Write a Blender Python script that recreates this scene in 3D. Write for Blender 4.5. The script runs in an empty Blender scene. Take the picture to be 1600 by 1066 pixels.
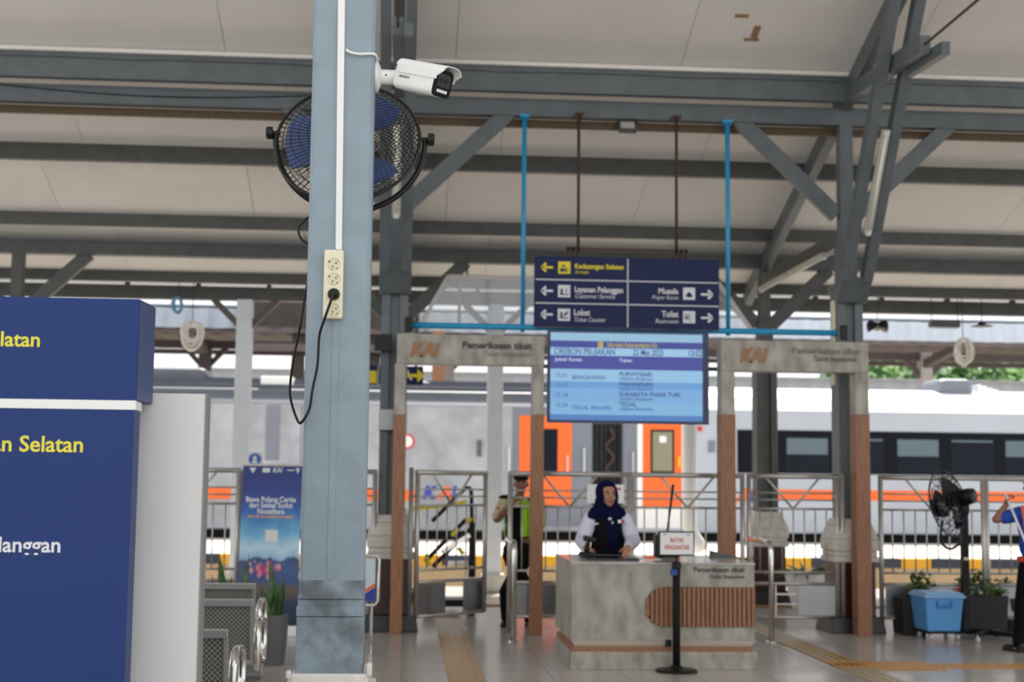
import bpy, math, random
from mathutils import Vector, Matrix
random.seed(7)
PI = math.pi
SC = bpy.context.scene
COL = SC.collection

# ------------------------------------------------------------------ camera, sky, sun, exposure
F_PX, CAM_H = 2222.2, 1.55
def _unit(v):
    v = Vector(v); v.normalize(); return v
_cy = _unit((633 - 800, -(752 - 533), -F_PX))                       # world +Y (towards the tracks)
_xv = 1040.0
_yv = -(F_PX * F_PX + (633 - 800) * (_xv - 800)) / (752 - 533)
_cz = _unit((_xv - 800, -_yv, -F_PX))                               # world +Z
_cz = _unit(_cz - _cy * _cz.dot(_cy))
_cx = _cy.cross(_cz)
CAM_R = Matrix((_cx, _cy, _cz))
cam_data = bpy.data.cameras.new('camera')
cam_data.sensor_width = 36.0
cam_data.lens = 50.0
cam_data.clip_end = 300
cam_data.dof.use_dof = True
cam_data.dof.focus_distance = 5.6
cam_data.dof.aperture_fstop = 3.3
cam = bpy.data.objects.new('camera', cam_data)
cam.matrix_world = Matrix.Translation((0, 0, CAM_H)) @ CAM_R.to_4x4()
COL.objects.link(cam)
SC.camera = cam

world = bpy.data.worlds.new('sky')
SC.world = world
world.use_nodes = True
_bg = world.node_tree.nodes['Background']
_bg.inputs['Color'].default_value = (0.97, 0.985, 1.0, 1)
_bg.inputs['Strength'].default_value = 1.35
sun_data = bpy.data.lights.new('sun', 'SUN')
sun_data.energy = 10.0
sun_data.angle = math.radians(3)
sun_data.color = (1.0, 0.95, 0.87)
sun = bpy.data.objects.new('sun', sun_data)
sun.rotation_euler = (-math.radians(28), math.radians(8), 0)        # high, from beyond the tracks
COL.objects.link(sun)
SC.view_settings.view_transform = 'Standard'
SC.view_settings.look = 'None'
SC.view_settings.exposure = 0.0
SC.view_settings.gamma = 1.0
SC.view_settings.use_curve_mapping = False

# ------------------------------------------------------------------ helpers
def ray(px, py):
    return CAM_R @ Vector((px - 800, -(py - 533), -F_PX))
def at(px, py, Y):
    d = ray(px, py); t = Y / d.y
    return Vector((d.x * t, Y, CAM_H + d.z * t))
def fl(px, py, z=0.0):
    d = ray(px, py); t = (z - CAM_H) / d.z
    return Vector((d.x * t, d.y * t, z))
def V(*a): return Vector(a)

def lin(c):
    c = c / 255.0
    return c / 12.92 if c <= 0.04045 else ((c + 0.055) / 1.055) ** 2.4
def rgb(r, g, b): return (lin(r), lin(g), lin(b), 1.0)

def nmat(name):
    m = bpy.data.materials.new(name); m.use_nodes = True
    nt = m.node_tree
    return m, nt, nt.nodes['Principled BSDF']
def mat(name, col, rough=0.5, metal=0.0, noise=0.0, scale=6.0, col2=None, bump=0.0, bscale=60.0, emit=0.0, trans=0.0, spec=None, stretch=None):
    m, nt, b = nmat(name)
    b.inputs['Base Color'].default_value = col
    b.inputs['Roughness'].default_value = rough
    b.inputs['Metallic'].default_value = metal
    if spec is not None: b.inputs['Specular IOR Level'].default_value = spec
    if trans: b.inputs['Transmission Weight'].default_value = trans
    if noise or col2 or bump:
        tc = nt.nodes.new('ShaderNodeTexCoord')
        src = tc.outputs['Object']
        if stretch:
            mp = nt.nodes.new('ShaderNodeMapping'); mp.inputs['Scale'].default_value = stretch
            nt.links.new(src, mp.inputs['Vector']); src = mp.outputs['Vector']
    if noise or col2:
        n = nt.nodes.new('ShaderNodeTexNoise'); n.inputs['Scale'].default_value = scale; n.inputs['Detail'].default_value = 6
        nt.links.new(src, n.inputs['Vector'])
        r = nt.nodes.new('ShaderNodeValToRGB')
        r.color_ramp.elements[0].position = 0.35; r.color_ramp.elements[1].position = 0.68
        c2 = col2 or tuple(x * (1 - noise) for x in col[:3]) + (1,)
        r.color_ramp.elements[0].color = c2; r.color_ramp.elements[1].color = col
        nt.links.new(n.outputs['Fac'], r.inputs['Fac']); nt.links.new(r.outputs['Color'], b.inputs['Base Color'])
    if bump:
        n2 = nt.nodes.new('ShaderNodeTexNoise'); n2.inputs['Scale'].default_value = bscale; n2.inputs['Detail'].default_value = 4
        nt.links.new(src, n2.inputs['Vector'])
        bp = nt.nodes.new('ShaderNodeBump'); bp.inputs['Strength'].default_value = bump; bp.inputs['Distance'].default_value = 0.01
        nt.links.new(n2.outputs['Fac'], bp.inputs['Height']); nt.links.new(bp.outputs['Normal'], b.inputs['Normal'])
    if emit:
        b.inputs['Emission Color'].default_value = col; b.inputs['Emission Strength'].default_value = emit
    return m

class MB:
    """collects shapes in world space; build() links them as one mesh object"""
    def __init__(s): s.v = []; s.f = []
    def add(s, vs, fs):
        o = len(s.v); s.v += [Vector(p) for p in vs]; s.f += [tuple(i + o for i in f) for f in fs]; return s
    def box(s, x0, x1, y0, y1, z0, z1):
        return s.add([(x0,y0,z0),(x1,y0,z0),(x1,y1,z0),(x0,y1,z0),(x0,y0,z1),(x1,y0,z1),(x1,y1,z1),(x0,y1,z1)],
                     [(0,3,2,1),(4,5,6,7),(0,1,5,4),(1,2,6,5),(2,3,7,6),(3,0,4,7)])
    def cbox(s, c, sx, sy, sz): return s.box(c[0]-sx/2, c[0]+sx/2, c[1]-sy/2, c[1]+sy/2, c[2]-sz/2, c[2]+sz/2)
    def obox(s, c, R, sx, sy, sz):
        c = Vector(c); vs = []
        for z in (-1, 1):
            for x, y in ((-1,-1),(1,-1),(1,1),(-1,1)):
                vs.append(c + R @ Vector((x*sx/2, y*sy/2, z*sz/2)))
        return s.add(vs, [(0,3,2,1),(4,5,6,7),(0,1,5,4),(1,2,6,5),(2,3,7,6),(3,0,4,7)])
    def frustum(s, x0,x1,y0,y1,z0, X0,X1,Y0,Y1,z1):
        return s.add([(x0,y0,z0),(x1,y0,z0),(x1,y1,z0),(x0,y1,z0),(X0,Y0,z1),(X1,Y0,z1),(X1,Y1,z1),(X0,Y1,z1)],
                     [(0,3,2,1),(4,5,6,7),(0,1,5,4),(1,2,6,5),(2,3,7,6),(3,0,4,7)])
    def bar(s, p0, p1, w, h, up=(0,0,1)):
        p0 = Vector(p0); p1 = Vector(p1); d = (p1-p0); L = d.length; d.normalize()
        up = Vector(up); sd = d.cross(up)
        if sd.length < 1e-4: sd = d.cross(Vector((0,1,0)))
        sd.normalize(); u = sd.cross(d)
        vs = []
        for p in (p0, p1):
            for a, b in ((-1,-1),(1,-1),(1,1),(-1,1)): vs.append(p + sd*(a*w/2) + u*(b*h/2))
        return s.add(vs, [(0,1,2,3),(7,6,5,4),(0,4,5,1),(1,5,6,2),(2,6,7,3),(3,7,4,0)])
    def tube(s, pts, r, n=8, closed=False, rads=None):
        pts = [Vector(p) for p in pts]; N = len(pts); rings = []
        prev = None
        for i, p in enumerate(pts):
            if closed: d = pts[(i+1)%N] - pts[i-1]
            else: d = pts[min(i+1,N-1)] - pts[max(i-1,0)]
            d.normalize()
            if prev is None:
                a = Vector((0,0,1)) if abs(d.z) < 0.9 else Vector((1,0,0))
                u = d.cross(a).normalized()
            else:
                u = (prev - d*prev.dot(d)).normalized()
            prev = u; w = d.cross(u)
            rr = rads[i] if rads else r
            rings.append([p + (u*math.cos(2*PI*k/n) + w*math.sin(2*PI*k/n))*rr for k in range(n)])
        vs = [q for R in rings for q in R]; fs = []
        for i in range(N if closed else N-1):
            j = (i+1) % N
            for k in range(n):
                fs.append((i*n+k, i*n+(k+1)%n, j*n+(k+1)%n, j*n+k))
        if not closed:
            fs.append(tuple(range(n-1,-1,-1))); fs.append(tuple((N-1)*n+k for k in range(n)))
        return s.add(vs, fs)
    def lathe(s, prof, c, n=24, R=None):
        c = Vector(c); R = R or Matrix.Identity(3); vs = []; fs = []
        for r, z in prof:
            for k in range(n):
                vs.append(c + R @ Vector((r*math.cos(2*PI*k/n), r*math.sin(2*PI*k/n), z)))
        for i in range(len(prof)-1):
            for k in range(n):
                fs.append((i*n+k, i*n+(k+1)%n, (i+1)*n+(k+1)%n, (i+1)*n+k))
        fs.append(tuple(range(n-1,-1,-1))); fs.append(tuple((len(prof)-1)*n+k for k in range(n)))
        return s.add(vs, fs)
    def prism(s, poly, e):
        e = Vector(e); P = [Vector(p) for p in poly]; n = len(P)
        return s.add(P + [p+e for p in P], [tuple(range(n)), tuple(range(2*n-1, n-1, -1))] + [(i, i+n, (i+1)%n+n, (i+1)%n) for i in range(n)])
    def ell(s, c, r, R=None, nu=16, nv=10):
        c = Vector(c); R = R or Matrix.Identity(3); vs = []; fs = []
        if isinstance(r, (int, float)): r = (r, r, r)
        vs.append(c + R @ Vector((0,0,r[2])))
        for i in range(1, nv):
            t = PI*i/nv
            for k in range(nu):
                a = 2*PI*k/nu
                vs.append(c + R @ Vector((r[0]*math.sin(t)*math.cos(a), r[1]*math.sin(t)*math.sin(a), r[2]*math.cos(t))))
        vs.append(c + R @ Vector((0,0,-r[2])))
        for k in range(nu):
            fs.append((0, 1+k, 1+(k+1)%nu))
            for i in range(nv-2):
                fs.append((1+i*nu+k, 1+(i+1)*nu+k, 1+(i+1)*nu+(k+1)%nu, 1+i*nu+(k+1)%nu))
            b = 1+(nv-2)*nu
            fs.append((b+k, len(vs)-1, b+(k+1)%nu))
        return s.add(vs, fs)
    def limb(s, *pr):
        """chain of (point, radius): frustums with ball joints, all closed"""
        for (p, r) in pr: s.ell(p, r, None, 12, 8)
        for (p, r), (q, t) in zip(pr, pr[1:]): s.tube([p, q], r, 12, rads=[r, t])
        return s
    def quad(s, a, b, c, d): return s.add([a,b,c,d], [(0,1,2,3)])
    def build(s, name, m, parent=None, smooth=False, bevel=0.0, loc=None):
        me = bpy.data.meshes.new(name)
        base = wloc(parent) if parent else Vector((0,0,0))
        me.from_pydata([tuple(p - base) for p in s.v], [], s.f)
        me.update()
        if m: me.materials.append(m)
        o = bpy.data.objects.new(name, me); COL.objects.link(o)
        if parent: o.parent = parent
        if smooth:
            me.polygons.foreach_set('use_smooth', [True]*len(me.polygons))
        if bevel:
            b = o.modifiers.new('bevel', 'BEVEL'); b.width = bevel; b.segments = 2; b.limit_method = 'ANGLE'
        return o
def wloc(o):
    p = Vector((0,0,0))
    while o: p = p + o.location; o = o.parent
    return p
def tag(o, label=None, cat=None, group=None, kind=None):
    if label: o['label'] = label
    if cat: o['category'] = cat
    if group: o['group'] = group
    if kind: o['kind'] = kind
    return o
def thing(name, loc, label, cat, group=None):
    o = bpy.data.objects.new(name, None); o.location = loc; o.empty_display_size = 0.1
    COL.objects.link(o)
    return tag(o, label, cat, group)
def struct(mb, name, m, **k): return tag(mb.build(name, m, **k), kind='structure')
def copy_tree(o, parent=None):
    c = o.copy(); COL.objects.link(c)
    if parent: c.parent = parent
    for ch in list(o.children): copy_tree(ch, c)
    return c
def inst(o, name, loc, parent=None, rot=None, scale=None):
    c = bpy.data.objects.new(name, o.data); COL.objects.link(c); c.location = loc
    if parent: c.parent = parent
    if rot: c.rotation_euler = rot
    if scale: c.scale = scale
    return c
def remesh(o, vox, smooth=4):
    r = o.modifiers.new('remesh', 'REMESH'); r.mode = 'VOXEL'; r.voxel_size = vox; r.use_smooth_shade = True
    s = o.modifiers.new('smooth', 'SMOOTH'); s.factor = 0.5; s.iterations = smooth
    return o
FONT_N = [0]
def text(body, size, loc, m, parent=None, align='LEFT', bold=0.0, shear=0.0, ext=0.002, rot=(PI/2,0,0), spacing=1.0, name='lettering', width=None):
    cu = bpy.data.curves.new(name, 'FONT'); cu.body = body; cu.size = size; cu.align_x = align; cu.align_y = 'CENTER'
    cu.offset = bold; cu.shear = shear; cu.extrude = ext; cu.space_character = spacing; cu.resolution_u = 3; cu.fill_mode = 'BOTH'
    cu.materials.append(m)
    o = bpy.data.objects.new(name, cu); COL.objects.link(o)
    o.location = Vector(loc) - (wloc(parent) if parent else Vector((0,0,0))); o.rotation_euler = rot
    if parent: o.parent = parent
    if width:
        bpy.context.view_layer.update()
        w = o.dimensions.x
        if w > 0: o.scale = (width / w, 1, 1)
    return o
def rotz(a): return Matrix.Rotation(a, 3, 'Z')

# ------------------------------------------------------------------ materials
M = {}
M['ceil'] = mat('painted_ceiling_board', rgb(238,235,230), 0.7, noise=0.06, scale=1.3, bump=0.05, bscale=8)
M['roof'] = mat('roof_sheet', rgb(120,118,116), 0.6)
M['steel'] = mat('grey_painted_timber', rgb(100,107,111), 0.45, noise=0.18, scale=5, bump=0.15, bscale=30)
M['steel_dark'] = mat('dark_grey_paint', rgb(88,90,88), 0.5, noise=0.25, scale=6, bump=0.1, bscale=25)
M['front_col'] = mat('blue_grey_paint', rgb(143,160,171), 0.42, noise=0.14, scale=7, bump=0.12, bscale=45)
M['front_base'] = mat('worn_blue_grey_paint', rgb(138,154,165), 0.5, col2=rgb(92,102,107), scale=11, bump=0.25, bscale=70)
M['stone'] = mat('pale_stone', rgb(214,208,198), 0.45, noise=0.12, scale=14)
M['white_stone'] = mat('white_stone', rgb(228,224,216), 0.5, noise=0.10, scale=18, bump=0.3, bscale=40)
M['maroon'] = mat('maroon_tile', rgb(66,30,32), 0.25, noise=0.3, scale=8)
M['black_base'] = mat('black_skirting', rgb(28,27,28), 0.35)
M['white_paint'] = mat('white_blue_paint', rgb(236,241,246), 0.4, noise=0.08, scale=5)
M['brown_lath'] = mat('brown_lath', rgb(104,84,60), 0.7, noise=0.5, scale=40)
M['stainless'] = mat('brushed_stainless', rgb(196,191,184), 0.32, 0.65, noise=0.12, scale=20)
M['chrome'] = mat('polished_chrome', rgb(214,212,208), 0.12, 1.0)
M['sheet'] = mat('stainless_sheet', rgb(150,152,154), 0.32, 1.0, noise=0.12, scale=6)
M['concrete'] = mat('concrete_laminate', rgb(180,176,164), 0.45, col2=rgb(138,134,123), scale=8, bump=0.05, stretch=(1,1,0.5))
M['concrete_top'] = mat('concrete_counter_top', rgb(188,186,178), 0.15, col2=rgb(158,156,150), scale=6)
M['wood'] = mat('brown_wood', rgb(166,118,86), 0.45, col2=rgb(130,88,62), scale=9, stretch=(12,12,0.6))
M['wood_dark'] = mat('dark_wood_gap', rgb(74,48,34), 0.6)
M['logo_wood'] = mat('copper_wood_letter', rgb(160,112,74), 0.45)
M['ink'] = mat('dark_grey_letter', rgb(66,66,64), 0.5)
M['ink_light'] = mat('pale_grey_letter', rgb(120,118,112), 0.5)
M['navy'] = mat('navy_sign', rgb(24,35,80), 0.5, spec=0.25, noise=0.05, scale=3)
M['totem'] = mat('blue_totem_vinyl', rgb(26,54,114), 0.45, spec=0.3, noise=0.06, scale=1.2)
M['totem_side'] = mat('blue_totem_edge', rgb(48,64,112), 0.4)
M['white'] = mat('white_plastic', rgb(236,236,234), 0.35)
M['off_white'] = mat('off_white_panel', rgb(222,222,220), 0.45, noise=0.03, scale=3)
M['sign_white'] = mat('sign_white', rgb(222,222,226), 0.5)
M['sign_yellow'] = mat('sign_yellow', rgb(236,214,40), 0.5)
M['totem_yellow'] = mat('totem_yellow', rgb(226,216,70), 0.5)
M['pipe_blue'] = mat('blue_painted_pipe', rgb(36,162,214), 0.4, noise=0.08, scale=10)
M['rust'] = mat('rusty_brown_steel', rgb(74,56,46), 0.7, noise=0.3, scale=30)
M['black'] = mat('black_plastic', rgb(13,13,14), 0.4, spec=0.35)
M['black_gloss'] = mat('black_gloss', rgb(14,14,15), 0.12)
M['black_matte'] = mat('black_matte', rgb(14,13,14), 0.7, spec=0.3)
M['wire'] = mat('black_wire', rgb(30,29,28), 0.35, 0.3)
M['blade'] = mat('blue_fan_blade', rgb(58,82,134), 0.35)
M['cream'] = mat('cream_plastic', rgb(232,226,196), 0.35)
M['cream_in'] = mat('cream_recess', rgb(216,209,176), 0.4)
M['hole'] = mat('dark_hole', rgb(26,24,22), 0.7)
M['tube'] = mat('old_tube_light', rgb(196,192,176), 0.4, noise=0.15, scale=12)
M['lamp_glass'] = mat('lamp_glass', rgb(190,190,182), 0.15)
M['orange'] = mat('train_orange', rgb(238,104,34), 0.35)
M['silver'] = mat('train_silver', rgb(168,171,177), 0.4, 0.1, noise=0.30, scale=1.7, bump=0.05, bscale=2)  # colour noise imitates mottled reflections on the car side
M['silver_white'] = mat('train_white_grey', rgb(176,182,192), 0.35, 0.1, noise=0.08, scale=0.9)
M['train_roof'] = mat('train_roof_grey', rgb(120,125,136), 0.45, 0.1, noise=0.12, scale=1)
M['train_roof_shaded'] = mat('train_roof_shaded_grey', rgb(86,90,100), 0.5, noise=0.15, scale=1)  # grey darkened to put shade on the left car's roof
M['train_roof_white'] = mat('train_roof_white', rgb(234,236,238), 0.4)
M['train_glass'] = mat('train_dark_glass', rgb(18,23,33), 0.3, spec=0.15)
M['train_blind'] = mat('train_window_blind', rgb(92,106,116), 0.5, spec=0.2)
M['train_band'] = mat('train_black_band', rgb(14,17,26), 0.5, spec=0.12)
M['train_door_win'] = mat('train_door_window', rgb(132,128,106), 0.15)
M['under'] = mat('train_underside', rgb(20,20,22), 0.8)
M['bellows'] = mat('gangway_rubber', rgb(24,25,29), 0.6)
M['kai_blue'] = mat('rail_blue', rgb(44,60,160), 0.4)
M['red'] = mat('red_paint', rgb(196,40,44), 0.4)
M['platform'] = mat('platform_paving', rgb(206,202,196), 0.6, noise=0.1, scale=2)
M['platform_wall'] = mat('platform_wall', rgb(206,178,140), 0.8, noise=0.15, scale=2)
M['kerb_yellow'] = mat('kerb_yellow', rgb(236,174,36), 0.6)
M['kerb_dark'] = mat('kerb_dark', rgb(52,60,76), 0.6)
M['ballast'] = mat('track_ballast', rgb(156,146,132), 0.9, noise=0.4, scale=18, bump=0.8, bscale=25)
M['rail'] = mat('rail_steel', rgb(120,104,92), 0.4, 0.8)
M['canopy_steel'] = mat('canopy_brown_steel', rgb(112,100,98), 0.6, noise=0.15, scale=3)
M['canopy_white'] = mat('canopy_white_post', rgb(216,208,206), 0.5)
M['corr'] = mat('corrugated_pale_sheet', rgb(186,194,206), 0.5, noise=0.06, scale=2)
M['corr_shaded'] = mat('corrugated_shaded_sheet', rgb(66,57,50), 0.6, noise=0.2, scale=2)  # dark brown holds the shade over this stretch of fascia
M['leaf'] = mat('tree_leaf', rgb(104,146,72), 0.6, col2=rgb(66,108,52), scale=0.9)
M['leaf2'] = mat('shrub_leaf', rgb(92,128,52), 0.5, col2=rgb(46,76,32), scale=7)
M['leaf3'] = mat('snake_leaf', rgb(78,112,54), 0.45, col2=rgb(40,70,36), scale=14)
M['bark'] = mat('bark', rgb(96,80,64), 0.9, noise=0.3, scale=8)
M['planter'] = mat('dark_planter', rgb(36,35,35), 0.6, noise=0.2, scale=8)
M['pot_white'] = mat('white_pot', rgb(226,224,220), 0.4)
M['pot_grey'] = mat('grey_pot', rgb(92,94,96), 0.5)
M['soil'] = mat('soil', rgb(58,44,34), 0.95, bump=0.6, bscale=60)
M['tact'] = mat('tactile_yellow', rgb(176,138,78), 0.4, noise=0.16, scale=5)
M['tact_worn'] = mat('tactile_worn', rgb(178,160,132), 0.4, noise=0.16, scale=5)
M['tact_orange'] = mat('tactile_orange', rgb(190,136,62), 0.4, noise=0.14, scale=5)
M['skin'] = mat('skin', rgb(176,124,98), 0.5)
M['skin_dark'] = mat('skin_tan', rgb(142,98,78), 0.5)
M['lip'] = mat('lip', rgb(146,78,74), 0.45)
M['eye'] = mat('eye_white', rgb(226,222,216), 0.3)
M['iris'] = mat('iris', rgb(36,24,20), 0.2)
M['brow'] = mat('brow', rgb(42,30,26), 0.8)
M['hijab'] = mat('navy_hijab', rgb(11,17,52), 0.85, spec=0.1, noise=0.12, scale=10, bump=0.3, bscale=14)
M['vest'] = mat('black_vest', rgb(13,12,17), 0.9, spec=0.2, bump=0.2, bscale=18)
M['sleeve'] = mat('white_lilac_shirt', rgb(214,214,232), 0.75, noise=0.05, scale=8, bump=0.3, bscale=14)
M['neon'] = mat('neon_green_fabric', rgb(168,214,34), 0.7)
M['beige_shirt'] = mat('beige_shirt', rgb(206,192,160), 0.8, bump=0.3, bscale=14)
M['black_cloth'] = mat('black_cloth', rgb(11,10,12), 0.9, spec=0.2, bump=0.3, bscale=14)
M['blue_shirt'] = mat('blue_shirt', rgb(26,72,168), 0.8, noise=0.1, scale=8, bump=0.3, bscale=14)
M['strap'] = mat('salmon_strap', rgb(206,100,84), 0.7)
M['belt'] = mat('red_orange_belt', rgb(196,64,50), 0.6)
M['shoe'] = mat('black_shoe', rgb(22,20,20), 0.35)
M['box_blue'] = mat('blue_plastic_box', rgb(96,162,222), 0.35)
M['box_lid'] = mat('pale_blue_lid', rgb(142,190,228), 0.3)
M['bench'] = None
M['hose'] = mat('white_hose', rgb(246,241,230), 0.5)
M['cord_blue'] = mat('blue_cord', rgb(110,176,214), 0.5)
M['paper'] = mat('white_paper', rgb(232,232,230), 0.7)
M['patch'] = mat('peeled_brown_board', rgb(158,122,84), 0.8)
M['board_blue'] = mat('pale_blue_board', rgb(196,212,214), 0.4)

def dots_mat():
    m, nt, b = nmat('perforated_steel')
    tc = nt.nodes.new('ShaderNodeTexCoord'); mp = nt.nodes.new('ShaderNodeMapping'); mp.inputs['Scale'].default_value = (36,36,36)
    vo = nt.nodes.new('ShaderNodeTexVoronoi'); vo.inputs['Randomness'].default_value = 0.0; vo.inputs['Scale'].default_value = 1.0
    r = nt.nodes.new('ShaderNodeValToRGB'); r.color_ramp.elements[0].position = 0.30; r.color_ramp.elements[1].position = 0.40
    r.color_ramp.elements[0].color = rgb(70,70,66); r.color_ramp.elements[1].color = rgb(136,136,128)
    sp = nt.nodes.new('ShaderNodeSeparateXYZ'); cb = nt.nodes.new('ShaderNodeCombineXYZ'); vo.voronoi_dimensions = '2D'
    ad = nt.nodes.new('ShaderNodeMath'); sb = nt.nodes.new('ShaderNodeMath'); sb.operation = 'SUBTRACT'
    nt.links.new(tc.outputs['Object'], mp.inputs['Vector']); nt.links.new(mp.outputs['Vector'], sp.inputs[0])
    for q in (ad, sb): nt.links.new(sp.outputs['X'], q.inputs[0]); nt.links.new(sp.outputs['Z'], q.inputs[1])
    nt.links.new(ad.outputs[0], cb.inputs['X']); nt.links.new(sb.outputs[0], cb.inputs['Y']); nt.links.new(cb.outputs[0], vo.inputs['Vector'])
    nt.links.new(vo.outputs['Distance'], r.inputs['Fac']); nt.links.new(r.outputs['Color'], b.inputs['Base Color'])
    b.inputs['Metallic'].default_value = 0.3; b.inputs['Roughness'].default_value = 0.45
    return m
M['perf'] = dots_mat()
M['bench'] = mat('grey_bench_steel', rgb(150,152,150), 0.35, 0.4)

def floor_mat():
    m, nt, b = nmat('polished_floor_tile')
    tc = nt.nodes.new('ShaderNodeTexCoord')
    n = nt.nodes.new('ShaderNodeTexNoise'); n.inputs['Scale'].default_value = 0.8; n.inputs['Detail'].default_value = 8
    r = nt.nodes.new('ShaderNodeValToRGB'); r.color_ramp.elements[0].position = 0.3; r.color_ramp.elements[1].position = 0.7
    r.color_ramp.elements[0].color = rgb(172,165,158); r.color_ramp.elements[1].color = rgb(194,187,180)
    nt.links.new(tc.outputs['Generated'], n.inputs['Vector']); nt.links.new(n.outputs['Fac'], r.inputs['Fac']); nt.links.new(r.outputs['Color'], b.inputs['Base Color'])
    b.inputs['Roughness'].default_value = 0.2; b.inputs['Specular IOR Level'].default_value = 0.45
    return m
M['floor'] = floor_mat()
M['grout'] = mat('grout', rgb(140,134,128), 0.7)

def acrylic_mat():
    m, nt, b = nmat('clear_acrylic')
    out = nt.nodes['Material Output']
    t = nt.nodes.new('ShaderNodeBsdfTransparent'); t.inputs['Color'].default_value = (0.93,0.95,0.96,1)
    d = nt.nodes.new('ShaderNodeBsdfDiffuse'); d.inputs['Color'].default_value = (0.75,0.76,0.78,1)
    g = nt.nodes.new('ShaderNodeBsdfGlossy'); g.inputs['Roughness'].default_value = 0.08
    mx = nt.nodes.new('ShaderNodeMixShader'); mx.inputs[0].default_value = 0.22
    mx2 = nt.nodes.new('ShaderNodeMixShader'); mx2.inputs[0].default_value = 0.08
    nt.links.new(t.outputs[0], mx.inputs[1]); nt.links.new(d.outputs[0], mx.inputs[2])
    nt.links.new(mx.outputs[0], mx2.inputs[1]); nt.links.new(g.outputs[0], mx2.inputs[2])
    nt.links.new(mx2.outputs[0], out.inputs['Surface'])
    return m
M['acrylic'] = acrylic_mat()
# ------------------------------------------------------------------ setting: floor, platforms, roof
XR, XL, SP = 4.80, -0.14, 4.94          # column lines
Y1, Y2 = 15.2, 18.8                     # near and far column rows
def ceil_z(Y): return 5.95 + 0.35 * (15.2 - Y)
fo = struct(MB().box(-16, 26, -40, 21.5, -0.30, -0.006), 'floor', M['floor'])
tm = MB().frustum(-.2985,.2985,-.2985,.2985,-.012, -.2985+.002,.2985-.002,-.2985+.002,.2985-.002,0.0)
t0 = tm.build('floor_tile', M['floor'], fo)
t0.location = (-3.9, 10.3, 0)
n = 0
for j in range(13):
    for i in range(23):
        if i == 0 and j == 0: continue
        inst(t0, 'floor_tile', (-3.9 + .6*i, 10.3 + .6*j, 0), fo)
# tactile paving: ribbed tiles laid on the floor
def tactile(m):
    b = MB().box(-.15,.15,-.15,.15,0.0005,.005)
    for k in range(4): b.box(-.135+.075*k, -.10+.075*k, -.145, .145, .005, .0095)
    o = b.build('tactile_tile', m, fo); return o
def tactile_dot(m):
    b = MB().box(-.15,.15,-.15,.15,0.0005,.005)
    for i in range(5):
        for k in range(5): b.lathe([(.018,.005),(.012,.0095)], (-.12+.06*i,-.12+.06*k,0), 6)
    return b.build('tactile_tile', m, fo)
pl = fl(720, 1010)                        # path on the left, through the open gate
tw = tactile(M['tact_worn']); ty = tactile(M['tact']); td = tactile_dot(M['tact_orange'])
xp = (fl(678, 962).x + fl(718, 962).x) / 2
tw.location = (xp, 17.4, 0); first = True
y = 9.9
while y < 17.3:
    inst(ty if y < 14.6 else tw, 'tactile_tile', (xp, y, 0), fo); y += .302
ty.location = (xp, 9.6, 0)
xq = 3.86
td.location = (xq, 12.25, 0)
for dx in (0, .302, .604):
    for dy in (0, .302):
        if dx or dy: inst(td, 'tactile_tile', (xq + dx, 12.25 + dy - .15, 0), fo)
y = 12.72
while y < 18:
    inst(ty if y < 14.2 else tw, 'tactile_tile', (xq, y, 0), fo); y += .302
y = 11.95
while y > 9.8:
    inst(tw, 'tactile_tile', (xq, y, 0), fo); y -= .302
x = xq + .906
while x < 8.6:
    inst(ty if (int(x*1.3) % 3) else td, 'tactile_tile', (x, 12.25, 0), fo, rot=(0,0,PI/2)); x += .302
x = -4.2
k = 0
while x < 8.6:
    if abs(x - xp) > .2 and abs(x - xq) > .2: inst(ty, 'tactile_tile', (x, 18.2, 0), fo, rot=(0,0,PI/2))
    x += .302

# track pit with the near track, then the far platform
struct(MB().box(-40, 60, 21.5, 25.7, -1.2, -.95), 'track_bed', M['ballast'])
for yy in (22.9, 23.97):
    struct(MB().box(-40, 60, yy-.035, yy+.035, -.95, -.8), 'rail', M['rail'])
far_pf = struct(MB().box(-40, 60, 25.75, 32.75, -1.2, .225), 'far_platform', M['platform'])
MB().box(-40, 60, 25.70, 25.75, -1.2, .06).build('platform_wall', M['platform_wall'], far_pf)
kb = {}
for k in range(60):
    c = 'kerb_yellow' if k % 2 else 'kerb_dark'
    x = -8 + .56*k
    if c not in kb: kb[c] = MB().box(-.278,.278,25.69,25.99,.06,.235).build('kerb_block', M[c], far_pf); kb[c].location = (x,0,0)
    else: inst(kb[c], 'kerb_block', (x,0,0), far_pf)
struct(MB().box(-60, 90, 32.8, 140, -1.25, -1.0), 'ground', M['ballast'])

# roof: boards under a sheet, one slope falling to the tracks
roof = MB()
roof.prism([(-16,19.8,ceil_z(19.8)+.06),(26,19.8,ceil_z(19.8)+.06),(26,3,ceil_z(3)+.06),(-16,3,ceil_z(3)+.06)], (0,0,.05))
struct(roof, 'roof_sheet', M['roof'])
ce = bpy.data.objects.new('ceiling', None); COL.objects.link(ce); tag(ce, kind='structure')
sl = math.atan(.35); Rb = Matrix.Rotation(-sl, 3, 'X')
PUR = [20.45 - 1.533*k for k in range(12)]                 # purlin lines down the slope
PUR = [19.72, 18.24, 16.71, 14.97, 13.0, 11.5, 10.0, 8.5, 7.0, 5.5, 3.9]
edges = [19.80] + PUR
bm0 = {}
for a, b in zip(edges, edges[1:]):
    L = (a - b) / math.cos(sl) - .006
    ym = (a + b) / 2
    key = round(L, 2)
    for i in range(14):
        x = -15.4 + 2.44*i + (.6 if PUR.index(b) % 2 else 0)
        if key not in bm0:
            o = MB().obox((0,0,0), Rb, 2.434, L, .012).build('ceiling_board', M['ceil'], ce); bm0[key] = o
            o.location = (x, ym, ceil_z(ym) + .012)
        else: inst(bm0[key], 'ceiling_board', (x, ym, ceil_z(ym) + .012), ce)
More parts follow.
